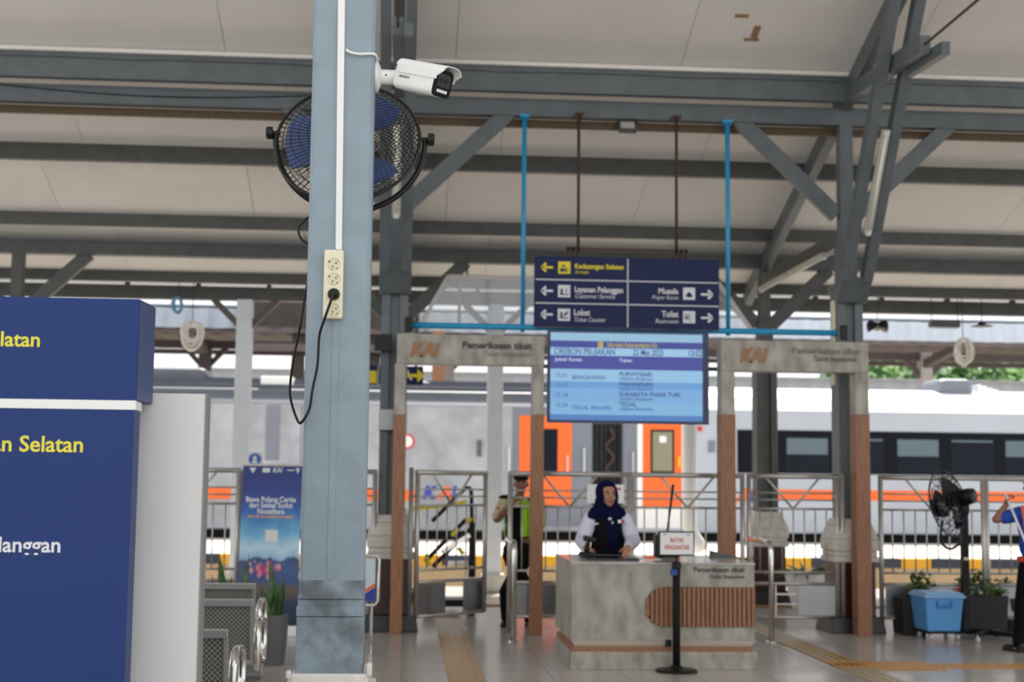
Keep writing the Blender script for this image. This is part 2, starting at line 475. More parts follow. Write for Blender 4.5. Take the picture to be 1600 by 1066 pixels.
for k, Y in enumerate(PUR):
    h = {14.97:.29, 16.71:.175, 18.24:.135, 19.72:.125}.get(Y, .17)
    struct(MB().box(-16, 26, Y-.05, Y+.05, ceil_z(Y)-h, ceil_z(Y)+.02), 'purlin', M['steel_dark'] if Y > 16 else M['steel'])
# peeled spots of the ceiling, bare board showing
for px, py, w, h in ((1181,50,.07,.20),(1174,62,.16,.04),(1159,25,.14,.05)):
    d = ray(px, py); t = (5.95 + .35*15.2 - CAM_H) / (d.z + .35*d.y)
    p = V(0,0,CAM_H) + d*t
    MB().obox((p.x,p.y,p.z-.0), Rb, w, h, .006).build('peeled_patch', M['patch'], ce)
# long beams
bB = struct(MB().box(-16, 26, Y1-.07, Y1+.07, 5.53, 5.72), 'tie_beam', M['steel'])
struct(MB().box(-16, 26, Y1+.08, Y1+.13, 5.44, 5.525), 'brown_lath', M['brown_lath'])
struct(MB().box(-16, 26, Y2-.08, Y2+.08, 4.455, 4.625), 'tie_beam', M['steel_dark'])
struct(MB().box(-16, 26, Y2-.11, Y2+.02, 4.625, 4.66), 'tie_beam', M['steel'])
struct(MB().box(-16, 26, 20.40, 20.56, 4.10, 4.29), 'edge_beam', M['steel_dark'])
struct(MB().box(-16, 26, 19.85, 22.0, 4.42, 4.45), 'edge_roof', M['corr'])
for x in range(-15, 26): struct(MB().box(x-.03, x+.03, 20.43, 20.53, 4.29, 4.42), 'roof_clip', M['steel_dark'])
# rafters, horizontal ties and tie rods on each column line
for X in (XL, XR, XR+SP):
    struct(MB().bar((X, 19.75, ceil_z(19.75)-.18), (X, 3.2, ceil_z(3.2)-.16), .11, .22), 'rafter', M['steel'])
    struct(MB().bar((X, Y1+.25, 5.86), (X, 12.7, 5.69), .10, .17), 'truss_tie', M['steel'])
    struct(MB().bar((X+.10, 13.4, 5.64), (X+.10, 12.45, 5.58), .08, .12), 'truss_tie', M['steel'])
    struct(MB().tube([(X, 12.8, 5.69), (X, 5.72, 5.69)], .013, 8), 'tie_rod', M['rust'])
    struct(MB().bar((X, Y1, 4.28), (X, Y2, 4.28), .12, .17), 'cross_tie', M['steel_dark'])
    struct(MB().bar((X, 5.7, 5.72), (X, 5.7, ceil_z(5.7)-.2), .16, .16), 'king_post', M['steel'])

# ------------------------------------------------------------------ station columns
def station_column(X, Y, label, ztop, group, braces=True, zcap=3.75, twin=True, dark=False):
    st = M['steel_dark'] if dark else M['steel']
    t = thing('station_column', (X, Y, 0), label, 'column', group)
    b = MB().frustum(X-.30,X+.30,Y-.30,Y+.30,0, X-.27,X+.27,Y-.27,Y+.27,.17); b.build('plinth', M['black_base'], t, bevel=.01)
    MB().box(X-.215,X+.215,Y-.215,Y+.215,.17,.74).build('pedestal', M['maroon'], t, bevel=.006)
    c = MB().box(X-.25,X+.25,Y-.25,Y+.25,.74,.80).box(X-.235,X+.235,Y-.235,Y+.235,.80,.86).box(X-.25,X+.25,Y-.25,Y+.25,.86,.98)
    c.frustum(X-.25,X+.25,Y-.25,Y+.25,.98, X-.20,X+.20,Y-.20,Y+.20,1.12).frustum(X-.20,X+.20,Y-.20,Y+.20,1.12, X-.17,X+.17,Y-.17,Y+.17,1.20)
    c.build('pedestal_cap', M['stone'], t, bevel=.012)
    s = MB().box(X-.14,X-.05,Y-.14,Y+.14,1.20,zcap).box(X+.05,X+.14,Y-.14,Y+.14,1.20,zcap).box(X-.06,X+.06,Y-.09,Y+.09,1.20,zcap)
    s.build('shaft', st, t, bevel=.006)
    MB().box(X-.155,X+.155,Y-.16,Y+.16,zcap-.10,zcap-.05).box(X-.165,X+.165,Y-.17,Y+.17,zcap-.05,zcap).build('capital', st, t, bevel=.006)
    MB().box(X-.10,X+.10,Y-.10,Y+.10,zcap,zcap+.45).box(X-.075,X+.075,Y-.075,Y+.075,zcap+.45,ztop).build('upper_post', st, t, bevel=.006)
    if twin:
        for sx in (-1, 1):
            p0 = V(X+sx*.115, Y-.34, zcap+.02); p1 = V(X+sx*.125, Y-2.22, zcap+.02+1.88*1.5)
            MB().bar(p0, p1, .105, .15, up=(0,1,0)).build('strut', st, t, bevel=.006)
        MB().frustum(X-.17,X+.17,Y-.20,Y-.13,zcap-.22, X-.17,X+.17,Y-.42,Y-.13,zcap+.03).build('corbel', st, t, bevel=.006)
    if braces:
        for sx in (-1, 1):
            if braces == 'near': p0, p1 = V(X+sx*.10, Y, 4.52), V(X+sx*1.20, Y, 5.58)
            else: p0, p1 = V(X+sx*.10, Y, 3.70), V(X+sx*.90, Y, 4.47)
            MB().bar(p0, p1, .10, .17).build('brace', st, t, bevel=.006)
    return t
cg = 'grey columns carrying the roof'
colL = station_column(XL, Y1, 'grey column just right of the front column, its maroon pedestal behind the left ticket gate', 5.55, cg, 'near')
colR = station_column(XR, Y1, 'grey column at the right ticket gate with twin struts rising from its head', 5.55, cg, 'near')
station_column(XL, Y2, 'grey column mostly hidden behind the one beside the front column', 4.5, cg, 'far', zcap=3.3, twin=False, dark=True)
station_column(XR, Y2, 'grey column with a pale stone pedestal seen through the right ticket gate', 4.5, cg, 'far', zcap=3.3, twin=False, dark=True)
station_column(XL-SP, Y2, 'grey column whose braced head shows above the blue directory at left', 4.5, cg, 'far', zcap=3.3, twin=False, dark=True)
# junction boxes and small fittings fixed to the columns
def small(name, mb, m, label, cat, group=None, bevel=.004, smooth=False):
    return tag(mb.build(name, m, bevel=bevel, smooth=smooth), label, cat, group)
p = at(617, 656, Y1-.2)
small('junction_box', MB().cbox((XL, Y1-.17, p.z), .30, .05, .22), M['sheet'], 'flat grey box behind the left gate post on the column', 'box')
p = at(597, 536, Y1-.2)
small('wall_bracket', MB().prism([(p.x-.08,Y1-.24,p.z-.09),(p.x+.10,Y1-.24,p.z-.09),(p.x+.10,Y1-.24,p.z+.09),(p.x-.02,Y1-.24,p.z+.09),(p.x-.08,Y1-.24,p.z+.03)], (0,.10,0)), M['black'], 'small black angled box beside the left gate beam on the column', 'bracket')
p = at(1308, 537, Y1); q = at(1308, 470, Y1); r_ = at(1308, 602, Y1)
small('column_speaker', MB().box(p.x-.055, XR-.13, Y1-.06, Y1+.06, r_.z, q.z), M['cream'], 'tall narrow cream box on the left side of the right gate column', 'speaker', bevel=.01)

# batten lights on the struts and cross ties
def batten(p0, p1, label, up=(0,0,1), side=(0,0,-1)):
    p0, p1 = Vector(p0), Vector(p1)
    t = thing('batten_light', (p0+p1)/2, label, 'light', 'old tube lights on the roof timbers')
    s = Vector(side)
    MB().bar(p0, p1, .085, .05, up=up).build('lamp_body', M['tube'], t, bevel=.008)
    d = (p1-p0).normalized()
    MB().tube([p0 + s*.035 + d*.06, p1 + s*.035 - d*.06], .014, 8).build('tube', M['white'], t, smooth=True)
    for e, sg in ((p0, 1), (p1, -1)):
        MB().bar(e + s*.03, e + s*.03 + d*sg*.05, .05, .045, up=up).build('end_cap', M['off_white'], t)
    return t
def on_strut(X, f): return V(X, Y1-.34-1.88*f-.08, 3.77+2.82*f-.06)
dn = V(0,-1,-.6).normalized()
batten(on_strut(XR, .17), on_strut(XR, .51), 'old tube light running up between the struts of the right gate column', up=(0,1,0.6), side=dn)
batten(on_strut(XL, .19), on_strut(XL, .48), 'old tube light between the struts behind the large caged fan', up=(0,1,0.6), side=dn)
batten((XR-.09, Y1+.5, 4.165), (XR-.09, Y1+2.0, 4.165), 'tube light under the cross tie, nearer to the right gate column', side=(0,0,-1))
batten((XR-.09, Y1+2.1, 4.165), (XR-.09, Y1+3.4, 4.165), 'tube light under the cross tie, farther from the right gate column', side=(0,0,-1))
# floodlight on the tie beam
p = at(979, 206, Y1)
t = thing('floodlight', (p.x, Y1, 5.40), 'small grey floodlight under the roof beam between the blue pipes', 'light')
R_ = Matrix.Rotation(math.radians(-35), 3, 'X')
MB().obox((p.x, Y1-.05, 5.44), R_, .20, .06, .15).build('housing', M['steel_dark'], t, bevel=.01)
MB().obox((p.x, Y1-.05, 5.44), R_, .15, .064, .10).build('lens', M['lamp_glass'], t)
MB().bar((p.x-.11, Y1-.05, 5.44), (p.x-.11, Y1-.03, 5.535), .01, .03).bar((p.x+.11, Y1-.05, 5.44), (p.x+.11, Y1-.03, 5.535), .01, .03).build('yoke', M['rust'], t)

# white posts at the roof edge
def white_post(px, py, label):
    q = at(px, py, 20.48)
    X = q.x
    t = thing('roof_edge_post', (X, 20.48, 0), label, 'column', 'white posts at the platform edge')
    MB().box(X-.11,X+.11,20.37,20.42,0.0,4.11).box(X-.11,X+.11,20.54,20.59,0,4.11).box(X-.02,X+.02,20.42,20.54,0,4.11).build('shaft', M['white_paint'], t, bevel=.004)
    MB().box(X-.16,X+.16,20.32,20.64,0.0,.25).build('foot', M['stone'], t, bevel=.01)
    for s in (-1,1): MB().bar((X+s*.08,20.48,3.74),(X+s*.45,20.48,4.11),.07,.09).build('brace', M['canopy_steel'], t)
    return t
w1 = white_post(380, 600, 'white post left of the front column, behind the blue banner')
w2 = white_post(773, 640, 'white post seen through the left ticket gate')
q = at(398, 718, 20.3)
t = thing('round_sign', (q.x, 20.33, q.z), 'round blue notice on a white plate just above the blue banner', 'sign')
MB().box(q.x-.11,q.x+.11,20.33,20.36,q.z-.13,q.z+.10).build('plate', M['white'], t)
MB().lathe([(.085,0),(.085,.01)], (q.x,20.325,q.z), 24, Matrix.Rotation(PI/2,3,'X')).build('blue_disc', mat('notice_blue', rgb(40,110,200), .5), t)
MB().ell((q.x,20.312,q.z+.02),(.028,.006,.03)).box(q.x-.035,q.x+.035,20.308,20.316,q.z-.05,q.z-.015).build('figure_mark', M['white'], t)
# white drain pipe
X = at(1079, 720, 20.9).x
dp = MB().tube([(X,20.95,4.43),(X,20.95,.95),(X+.02,20.95,.82),(X+.10,20.95,.70),(X+.18,20.95,.58)], .11, 16)
tag(dp.build('drain_pipe', M['white'], smooth=True), 'thick white drain pipe with a bent foot, right of the orange train door', 'pipe')

# cables tied along the beams, pale trim over the nearest purlin
zt_ = ceil_z(14.9)
struct(MB().box(-16, 26, 14.865, 14.915, zt_-.045, zt_-.004), 'trim_1', M['ceil'])
cbl = [V(-8 + .5*i, 14.915, zt_-.10 - (.012 if i % 4 == 2 else 0)) for i in range(54)]
tag(MB().tube(cbl, .006, 5).build('beam_cable', M['steel_dark']), 'thin painted cable clipped along the highest thick grey roof timber', 'cable')
sg = [V(at(-40,150,15.1).x + .25*i, 15.12, 5.715 - .10*math.sin(PI*min(1,i/16))) for i in range(17)]
tag(MB().tube(sg, .006, 5).build('sagging_wire', M['black']), 'thin dark wire sagging along the roof beam at upper left', 'wire')
# ------------------------------------------------------------------ trains
YT = 33.0
def tx(px): return at(px, 720, YT).x
def tz(py, px=900): return at(px, py, YT).z
def roof_arc(y0=YT, y1=YT+2.9, z0=3.30, h=.62, n=10):
    return [(y0 + (y1-y0)*k/n, z0 + h*(math.sin(PI*k/n))**.6) for k in range(n+1)]
def train_car(x0, x1, name, label, side_mat, roof_mat):
    t = thing('train_car', ((x0+x1)/2, YT+1.45, .3), label, 'train', 'passenger train at the far platform')
    MB().box(x0,x1,YT,YT+2.9,.42,3.30).build('body_side', side_mat, t, bevel=.03)
    MB().prism([(x0,y,z) for y,z in roof_arc()], (x1-x0,0,0)).build('roof', roof_mat, t)
    MB().box(x0+.3,x1-.3,YT+.25,YT+2.6,-.55,.42).build('undercarriage', M['under'], t)
    return t
x0, x1 = tx(-420), tx(925)
c1 = train_car(x0, x1, 'left', 'silver train car with a wide orange door left of the dark gangway', M['silver'], M['train_roof_shaded'])
rr = roof_arc(n=12)
rb = MB()
for k in range(1, 7):
    y, z = rr[k]; rb.bar((x0,y,z+.0),(x1,y,z+.0),.06,.10)
rb.build('roof_ribs', M['train_roof_shaded'], c1)
for k, px in enumerate((470, 560)):    # raised panel seams of the left car
    MB().box(tx(px)-.02,tx(px)+.02,YT-.012,YT+.01,.5,3.25).build('panel_seam', M['train_roof'], c1)
MB().box(x0,tx(652),YT-.014,YT+.01,tz(780,350),tz(763,350)).build('orange_stripe', M['orange'], c1)
MB().box(tx(800),x1,YT-.008,YT+.01,.55,3.28).build('end_panel', M['train_roof'], c1)
dx0, dx1 = tx(811), tx(893)
d1 = MB().box(dx0,dx1,YT-.03,YT+.01,tz(790),tz(651)).build('door', M['orange'], c1, bevel=.01)
MB().box(tx(843),tx(871),YT-.045,YT-.02,tz(738),tz(671)).build('door_window', M['train_glass'], d1, bevel=.05)
MB().tube([(tx(886),YT-.10,tz(740)),(tx(886),YT-.10,tz(712))],.02,8).build('door_handle', M['chrome'], d1)
for px, w in ((795,.06),(912,.05)):
    MB().tube([(tx(px),YT-.09,tz(745)),(tx(px),YT-.09,tz(700))],.025,8).build('grab_rail', M['chrome'], c1)
def ac(xa, xb, zb, zt, name, m, car):
    o = MB().box(xa,xb,YT+.75,YT+2.2,zb,zt).build('roof_unit', m, car, bevel=.16); return o
ac(tx(150), tx(312), 3.7, at(300,574,YT+.8).z, '', M['train_roof_shaded'], c1)
ac(tx(560), tx(672), 3.7, at(650,598,YT+.8).z+.04, '', M['steel_dark'], c1)
MB().box(tx(400),tx(452),YT+.5,YT+1.2,3.75,3.96).build('roof_walkway', M['white'], c1, bevel=.03)
text('K', .40, (tx(661),YT-.015,tz(771,690)), M['kai_blue'], c1, bold=.02, shear=.25, width=.36)
text('A', .40, (tx(685),YT-.015,tz(771,690)), M['orange'], c1, bold=.02, shear=.25, width=.36)
text('I', .40, (tx(706),YT-.015,tz(771,690)), M['kai_blue'], c1, bold=.02, shear=.25, width=.12)
pr = at(640, 690, YT)
em = MB().lathe([(.18,0),(.18,.012)], (pr.x-.06,YT,pr.z), 24, Matrix.Rotation(PI/2,3,'X')).build('red_emblem', M['red'], c1)
MB().lathe([(.13,.012),(.13,.018)], (pr.x-.06,YT,pr.z), 24, Matrix.Rotation(PI/2,3,'X')).build('emblem_centre', M['off_white'], em)
MB().box(tx(414),tx(436),YT-.012,YT+.01,tz(725),tz(640)).build('reflection_smear', M['train_roof'], c1)  # dark reflection on the side, painted as a grey plate
MB().box(tx(745),tx(752),YT-.04,YT+.01,tz(715),tz(690)).build('step_bracket', M['steel_dark'], c1)
# gangway between the cars
gw = thing('gangway', ((tx(925)+tx(975))/2, YT+1.4, .4), 'dark ribbed gangway joining the two train cars', 'gangway')
for k in range(7):
    xa = tx(925) + (tx(975)-tx(925))*(k+.15)/7; xb = tx(925) + (tx(975)-tx(925))*(k+.85)/7
    MB().box(xa,xb,YT+.35+(.05 if k%2 else 0),YT+2.5,.55,3.35).build('fold', M['bellows'], gw)
MB().box(tx(926),tx(974),YT+.45,YT+2.4,.6,3.3).build('inner_curtain', M['bellows'], gw)
hs = []
for k in range(13): hs.append((tx(955)+.10*math.sin(k*1.1), YT+.18, tz(670)-k*(tz(670)-tz(745))/12))
MB().tube(hs, .035, 8).build('jumper_hose', M['rust'], gw, smooth=True)
x0, x1 = tx(975), tx(2300)
c2 = train_car(x0, x1, 'right', 'pale train car with a long dark window band, right of the gangway', M['silver_white'], M['train_roof_white'])
MB().box(x0,tx(1003),YT-.008,YT+.01,.55,3.28).build('end_panel', M['train_roof'], c2)
dx0, dx1 = tx(1004), tx(1065)
MB().box(tx(996),tx(1070),YT-.012,YT+.01,.52,3.1).build('door_frame', M['white'], c2)
d2 = MB().box(dx0,dx1,YT-.035,YT+.01,tz(791),tz(655)).build('door', M['orange'], c2, bevel=.01)
MB().box(tx(1016),tx(1053),YT-.05,YT-.03,tz(738),tz(670)).build('window_frame', M['train_band'], d2, bevel=.06)
MB().box(tx(1019),tx(1050),YT-.056,YT-.04,tz(735),tz(673)).build('door_window', M['train_door_win'], d2, bevel=.05)
MB().box(tx(1030),tx(1040),YT-.062,YT-.05,tz(690),tz(680)).build('sticker', M['white'], d2)
MB().tube([(tx(1060),YT-.10,tz(728)),(tx(1060),YT-.10,tz(712))],.02,8).build('door_handle', M['sign_yellow'], d2)
MB().tube([(tx(988),YT-.09,tz(745)),(tx(988),YT-.09,tz(705))],.025,8).build('grab_rail', M['chrome'], c2)
MB().box(tx(1152),x1,YT-.02,YT+.01,tz(742,1400),tz(675,1400)).build('window_band', M['train_band'], c2)
k = 0
for px in (1229,1315,1402,1487,1571,1657,1743,1829,1915,2001):
    f = MB().box(tx(px)-.03,tx(px+64)+.03,YT-.028,YT-.01,tz(740,1400),tz(684,1400)).build('window', M['train_glass'], c2, bevel=.04)
    zt, zb = tz(687,1400), tz(712 if k in (0,4) else (713 if k == 2 else 690),1400)
    MB().box(tx(px),tx(px+64),YT-.032,YT-.02,zb,zt).build('blind', M['train_blind'], f)
    k += 1
MB().box(tx(1168),x1,YT-.014,YT+.01,tz(783,1400),tz(767,1400)).build('orange_stripe', M['orange'], c2)
text('K', .40, (tx(1127),YT-.02,tz(775,1150)), M['kai_blue'], c2, bold=.02, shear=.25, width=.36)
text('A', .40, (tx(1150),YT-.02,tz(775,1150)), M['orange'], c2, bold=.02, shear=.25, width=.36)
text('I', .40, (tx(1171),YT-.02,tz(775,1150)), M['kai_blue'], c2, bold=.02, shear=.25, width=.12)
MB().box(tx(1085),tx(1097),YT-.03,YT+.01,tz(671),tz(664)).build('red_plate', M['red'], c2)
MB().box(tx(1107),tx(1117),YT-.04,YT+.01,tz(704),tz(686)).build('grey_bracket', M['train_roof'], c2)
ac(tx(1488), tx(1545), 3.7, at(1520,592,YT+.8).z, '', M['train_roof'], c2)
for k in range(4): MB().box(tx(1552+9*k),tx(1558+9*k),YT+.8,YT+1.3,3.75,4.05-.04*k).build('roof_insulator', M['train_roof_white'], c2, bevel=.02)

# ------------------------------------------------------------------ far canopy, shed, trees
YC = 38.0
def corrugated(x0, x1, Y, z0, z1, pitch, depth, thick=.01):
    b = MB(); n = int((x1-x0)/(pitch/2)); vs = []; fs = []
    for k in range(n+1):
        x = x0 + (x1-x0)*k/n; y = Y + (depth if k % 4 in (1,2) else 0)
        vs += [(x,y,z0),(x,y,z1),(x,y+thick,z0),(x,y+thick,z1)]
    for k in range(n):
        a = 4*k; c = a+4
        fs += [(a,c,c+1,a+1),(a+2,a+3,c+3,c+2),(a,a+2,c+2,c),(a+1,c+1,c+3,a+3)]
    return b.add(vs, fs)
zf0, zf1 = at(1450,533,YC).z, at(1450,503,YC).z
fc = thing('far_canopy', (8, YC, 0), 'canopy with a pale corrugated fascia over the next platform', 'canopy')
xa, xb = at(-300,520,YC).x, at(2100,520,YC).x
corrugated(xa, xb, YC, zf0, zf1, .30, .09).build('fascia', M['corr'], fc)
MB().box(xa,xb,YC+.1,YC+6.4,zf1+.06,zf1+.10).build('roof', M['corr'], fc)
MB().box(xa,xb,YC+.15,YC+.30,zf0-.10,zf0+.04).build('edge_beam', M['canopy_steel'], fc)
cs = corrugated(xa, xb, 0, 0, 6.2, .36, .10)
cs.v = [Vector((v.x, YC+.15+v.z, zf0+.16+v.y)) for v in cs.v]
cs.build('soffit', M['canopy_steel'], fc)
MB().box(xa,xb,YC+3.3,YC+3.5,zf0-.25,zf0-.02).build('beam', M['canopy_steel'], fc)
MB().box(xa,xb,YC+6.2,YC+6.4,zf0-.16,zf0-.02).build('beam', M['canopy_steel'], fc)
for px in (-60, 320, 700, 1072, 1445, 1820):
    X = at(px, 590, YC+3.4).x
    p_ = MB().box(X-.17,X+.17,YC+3.2,YC+3.55,-1.0,zf0).build('post', M['canopy_white'] if px > 600 else M['canopy_steel'], fc)
    MB().bar((X,YC+.2,zf0-.02),(X,YC+3.4,zf0-.38),.24,.22).build('bracket', M['canopy_steel'], fc)
    for s in (-1,1): MB().bar((X+s*.1,YC+3.4,zf0-.75),(X+s*.6,YC+3.4,zf0-.2),.14,.14).build('brace', M['canopy_steel'], fc)
# canopy part left of centre, its deep shade painted in as dark brown
YB = 36.6
bc = thing('shaded_canopy', (-2, YB, 0), 'dark brown corrugated canopy end behind the front column', 'canopy')
xa2, xb2 = at(392,500,YB).x, at(655,500,YB).x
corrugated(xa2, xb2, YB, at(500,511,YB).z, at(500,470,YB).z, .34, .09).build('fascia', M['corr_shaded'], bc)
MB().box(xa2,xb2,YB+.1,YB+1.2,at(500,474,YB).z,at(500,470,YB).z).build('roof', M['corr_shaded'], bc)
MB().box(xa2,xb2,YB+.1,YB+.3,at(500,549,YB).z,at(500,537,YB).z).box(xa2,xb2,YB+.1,YB+.25,at(500,520,YB).z,at(500,511,YB).z).build('beam', M['canopy_steel'], bc)
for px, m_ in ((466,'corr_shaded'),(585,'corr_shaded'),(685,'logo_wood')):
    X = at(px,560,YB+.4).x; MB().box(X-.16,X+.16,YB+.3,YB+.6,-1.0,at(500,512,YB).z).build('post', M[m_], bc)
X = at(717,560,YB).x
# distant pale shed
YS = 62
sh = thing('distant_shed', (10, YS, 0), 'pale corrugated shed with a white roof edge far beyond the train', 'building')
corrugated(at(-200,600,YS).x, at(2000,600,YS).x, YS, -1.0, at(1400,592,YS).z, .55, .12).build('wall', M['corr'], sh)
MB().prism([(at(-200,600,YS).x,YS-.6,at(1400,594,YS).z),(at(-200,600,YS).x,YS+2,at(1400,594,YS).z+.12),(at(-200,600,YS).x,YS+4,at(1400,594,YS).z)], (60,0,0)).build('roof', M['train_roof_white'], sh)
def tree(x, y, h, r, label, seed):
    rn = random.Random(seed)
    t = thing('tree', (x,y,-1), label, 'tree', 'trees beyond the far shed')
    MB().tube([(x,y,-1),(x+.1,y,h*.3),(x-.1,y+.1,h*.6)],.2,8,rads=[.28,.2,.1]).build('trunk', M['bark'], t)
    b = MB()
    for k in range(2600):
        a, c = rn.uniform(0,2*PI), rn.uniform(-1,1); q = rn.uniform(.55,1)**.5
        lump = 1 + .22*math.sin(3*a+seed)*math.cos(4*c+seed)
        p_ = V(x + r*lump*q*math.sqrt(1-c*c)*math.cos(a), y + r*lump*q*math.sqrt(1-c*c)*math.sin(a), h*.68 + h*.40*lump*q*c)
        u = V(rn.gauss(0,1),rn.gauss(0,1),rn.gauss(0,1)).normalized(); w = u.orthogonal().normalized(); s = rn.uniform(.14,.30)
        b.quad(p_-u*s-w*s*.5, p_+u*s-w*s*.5, p_+u*s+w*s*.5, p_-u*s+w*s*.5)
    tag(b.build('foliage', M['leaf'], t), kind='stuff')
for k, (px, h, r) in enumerate(((1345,7.6,2.8),(1410,8.6,2.6),(1478,7.4,2.7),(1548,8.4,3.0),(1625,7.8,2.8),(770,6.0,2.0))):
    Y = 71 + 7*(k % 3)
    lab = ['light green tree between the gate beam and the canopy post','bushy tree just left of the white canopy post','tree right of the white canopy post, left of the white hose coil','tree right of the white hose coil','tree at the right edge beyond the canopy','small tree top seen through the left ticket gate'][k]
    tree(at(px,580,Y).x, Y, h, r, lab, k+3)
# blue direction sign hanging over the far platform
YG = 20.45
def blue_far_sign():
    a, b = at(560,571,YG), at(661,602,YG)
    t = thing('platform_sign', ((a.x+b.x)/2, YG, b.z), 'small blue platform sign with a yellow arrow behind the left gate post', 'sign')
    MB().box(a.x,b.x,YG,YG+.08,b.z,a.z).build('panel', M['navy'], t)
    for px in (575, 650):
        x = at(px,571,YG).x; MB().tube([(x,YG+.04,a.z),(x,YG+.04,4.11)],.02,6).build('hanger', M['steel_dark'], t)
    z = (a.z+b.z)/2; x = at(650,588,YG).x
    MB().prism([(x-.12,YG-.008,z-.025),(x+.02,YG-.008,z-.025),(x+.02,YG-.008,z-.10),(x+.12,YG-.008,z),(x+.02,YG-.008,z+.10),(x+.02,YG-.008,z+.025),(x-.12,YG-.008,z+.025)], (0,.006,0)).build('arrow', M['sign_yellow'], t)
    text('A', .20, (at(629,588,YG).x,YG-.004,z), M['sign_white'], t, bold=.006)
    x = at(582,588,YG).x; MB().box(x-.06,x+.06,YG-.006,YG,z-.12,z+.06).build('pictogram', M['sign_yellow'], t)
    x = at(591,588,YG).x; MB().box(x-.006,x+.006,YG-.006,YG,z-.14,z+.14).build('divider', M['sign_white'], t)
    xs, xe = at(560,600,YG).x, at(661,600,YG).x
blue_far_sign()
# ------------------------------------------------------------------ front column with its fittings
YF = 5.60
X0c, X1c = at(478,500,YF).x, at(577,500,YF).x
Xc = (X0c + X1c)/2; W = X1c - X0c
fcg = thing('front_column', (Xc, YF+.12, 0), 'large blue-grey column in sharp focus left of centre', 'column')
def zf(py): return at(530, py, YF).z
ch = .014
def oct_prism(x0,x1,y0,y1,z0,z1,c):
    return MB().prism([(x0+c,y0,z0),(x1-c,y0,z0),(x1,y0+c,z0),(x1,y1-c,z0),(x1-c,y1,z0),(x0+c,y1,z0),(x0,y1-c,z0),(x0,y0+c,z0)], (0,0,z1-z0))
zb1 = zf(907)
oct_prism(X0c,X1c,YF,YF+.24,zb1,5.72,ch).build('shaft', M['front_col'], fcg)
xs = at(514,750,YF).x, at(525,750,YF).x
MB().box(xs[0],xs[1],YF-.0035,YF+.02,zf(907),zf(480)).build('cover_strip', M['front_col'], fcg, bevel=.001)
b = MB().frustum(X0c-.005,X1c+.001,YF-.005,YF+.245,zf(936), X0c,X1c,YF,YF+.24,zb1)
b.build('flare', M['front_base'], fcg)
MB().box(X0c-.004,X1c+.000,YF-.002,YF+.244,zf(948),zf(937)).build('moulding', M['front_base'], fcg, bevel=.002)
MB().box(X0c-.009,X1c+.002,YF-.009,YF+.250,zf(963.5),zf(947.5)).build('moulding', M['front_base'], fcg, bevel=.003)
MB().box(X0c-.006,X1c+.002,YF-.004,YF+.246,zf(977),zf(964)).build('moulding', M['front_base'], fcg, bevel=.002)
MB().frustum(X0c-.009,X1c+.003,YF-.012,YF+.252,zf(1053), X0c-.007,X1c+.001,YF-.008,YF+.248,zf(976)).build('base_block', M['front_base'], fcg, bevel=.003)
z = zf(1053)
c_ = MB().box(X0c-.022,X1c+.026,YF-.04,YF+.28,z-.06,z+.003).box(X0c-.055,X1c+.05,YF-.06,YF+.30,z-.16,z-.055)
c_.build('pedestal_cap', M['white_stone'], fcg, bevel=.008)
MB().cbox((X1c+.028,YF-.02,z+.02),.022,.06,.05).cbox((X0c-.03,YF-.02,z+.0),.02,.06,.03).build('mortar_lump', M['white_stone'], fcg, bevel=.008)
MB().box(X0c-.03,X1c+.03,YF-.035,YF+.275,.17,z-.15).build('pedestal', M['maroon'], fcg, bevel=.006)
MB().frustum(X0c-.10,X1c+.10,YF-.10,YF+.34,0, X0c-.06,X1c+.06,YF-.06,YF+.30,.17).build('plinth', M['black_base'], fcg, bevel=.008)

# white cable trunking down the face
a0, a1 = at(534,-120,YF), at(529,391,YF)
tr = MB().prism([(at(526.5,391,YF).x-.005,YF-.018,a1.z),(at(534.5,391,YF).x,YF-.018,a1.z),(at(541,-120,YF).x,YF-.018,a0.z),(at(530,-120,YF).x-.001,YF-.018,a0.z)], (0,.0175,0))
tag(tr.build('cable_trunking', M['white'], bevel=.002), 'white cable trunking running down the front column to the socket strip', 'trunking')

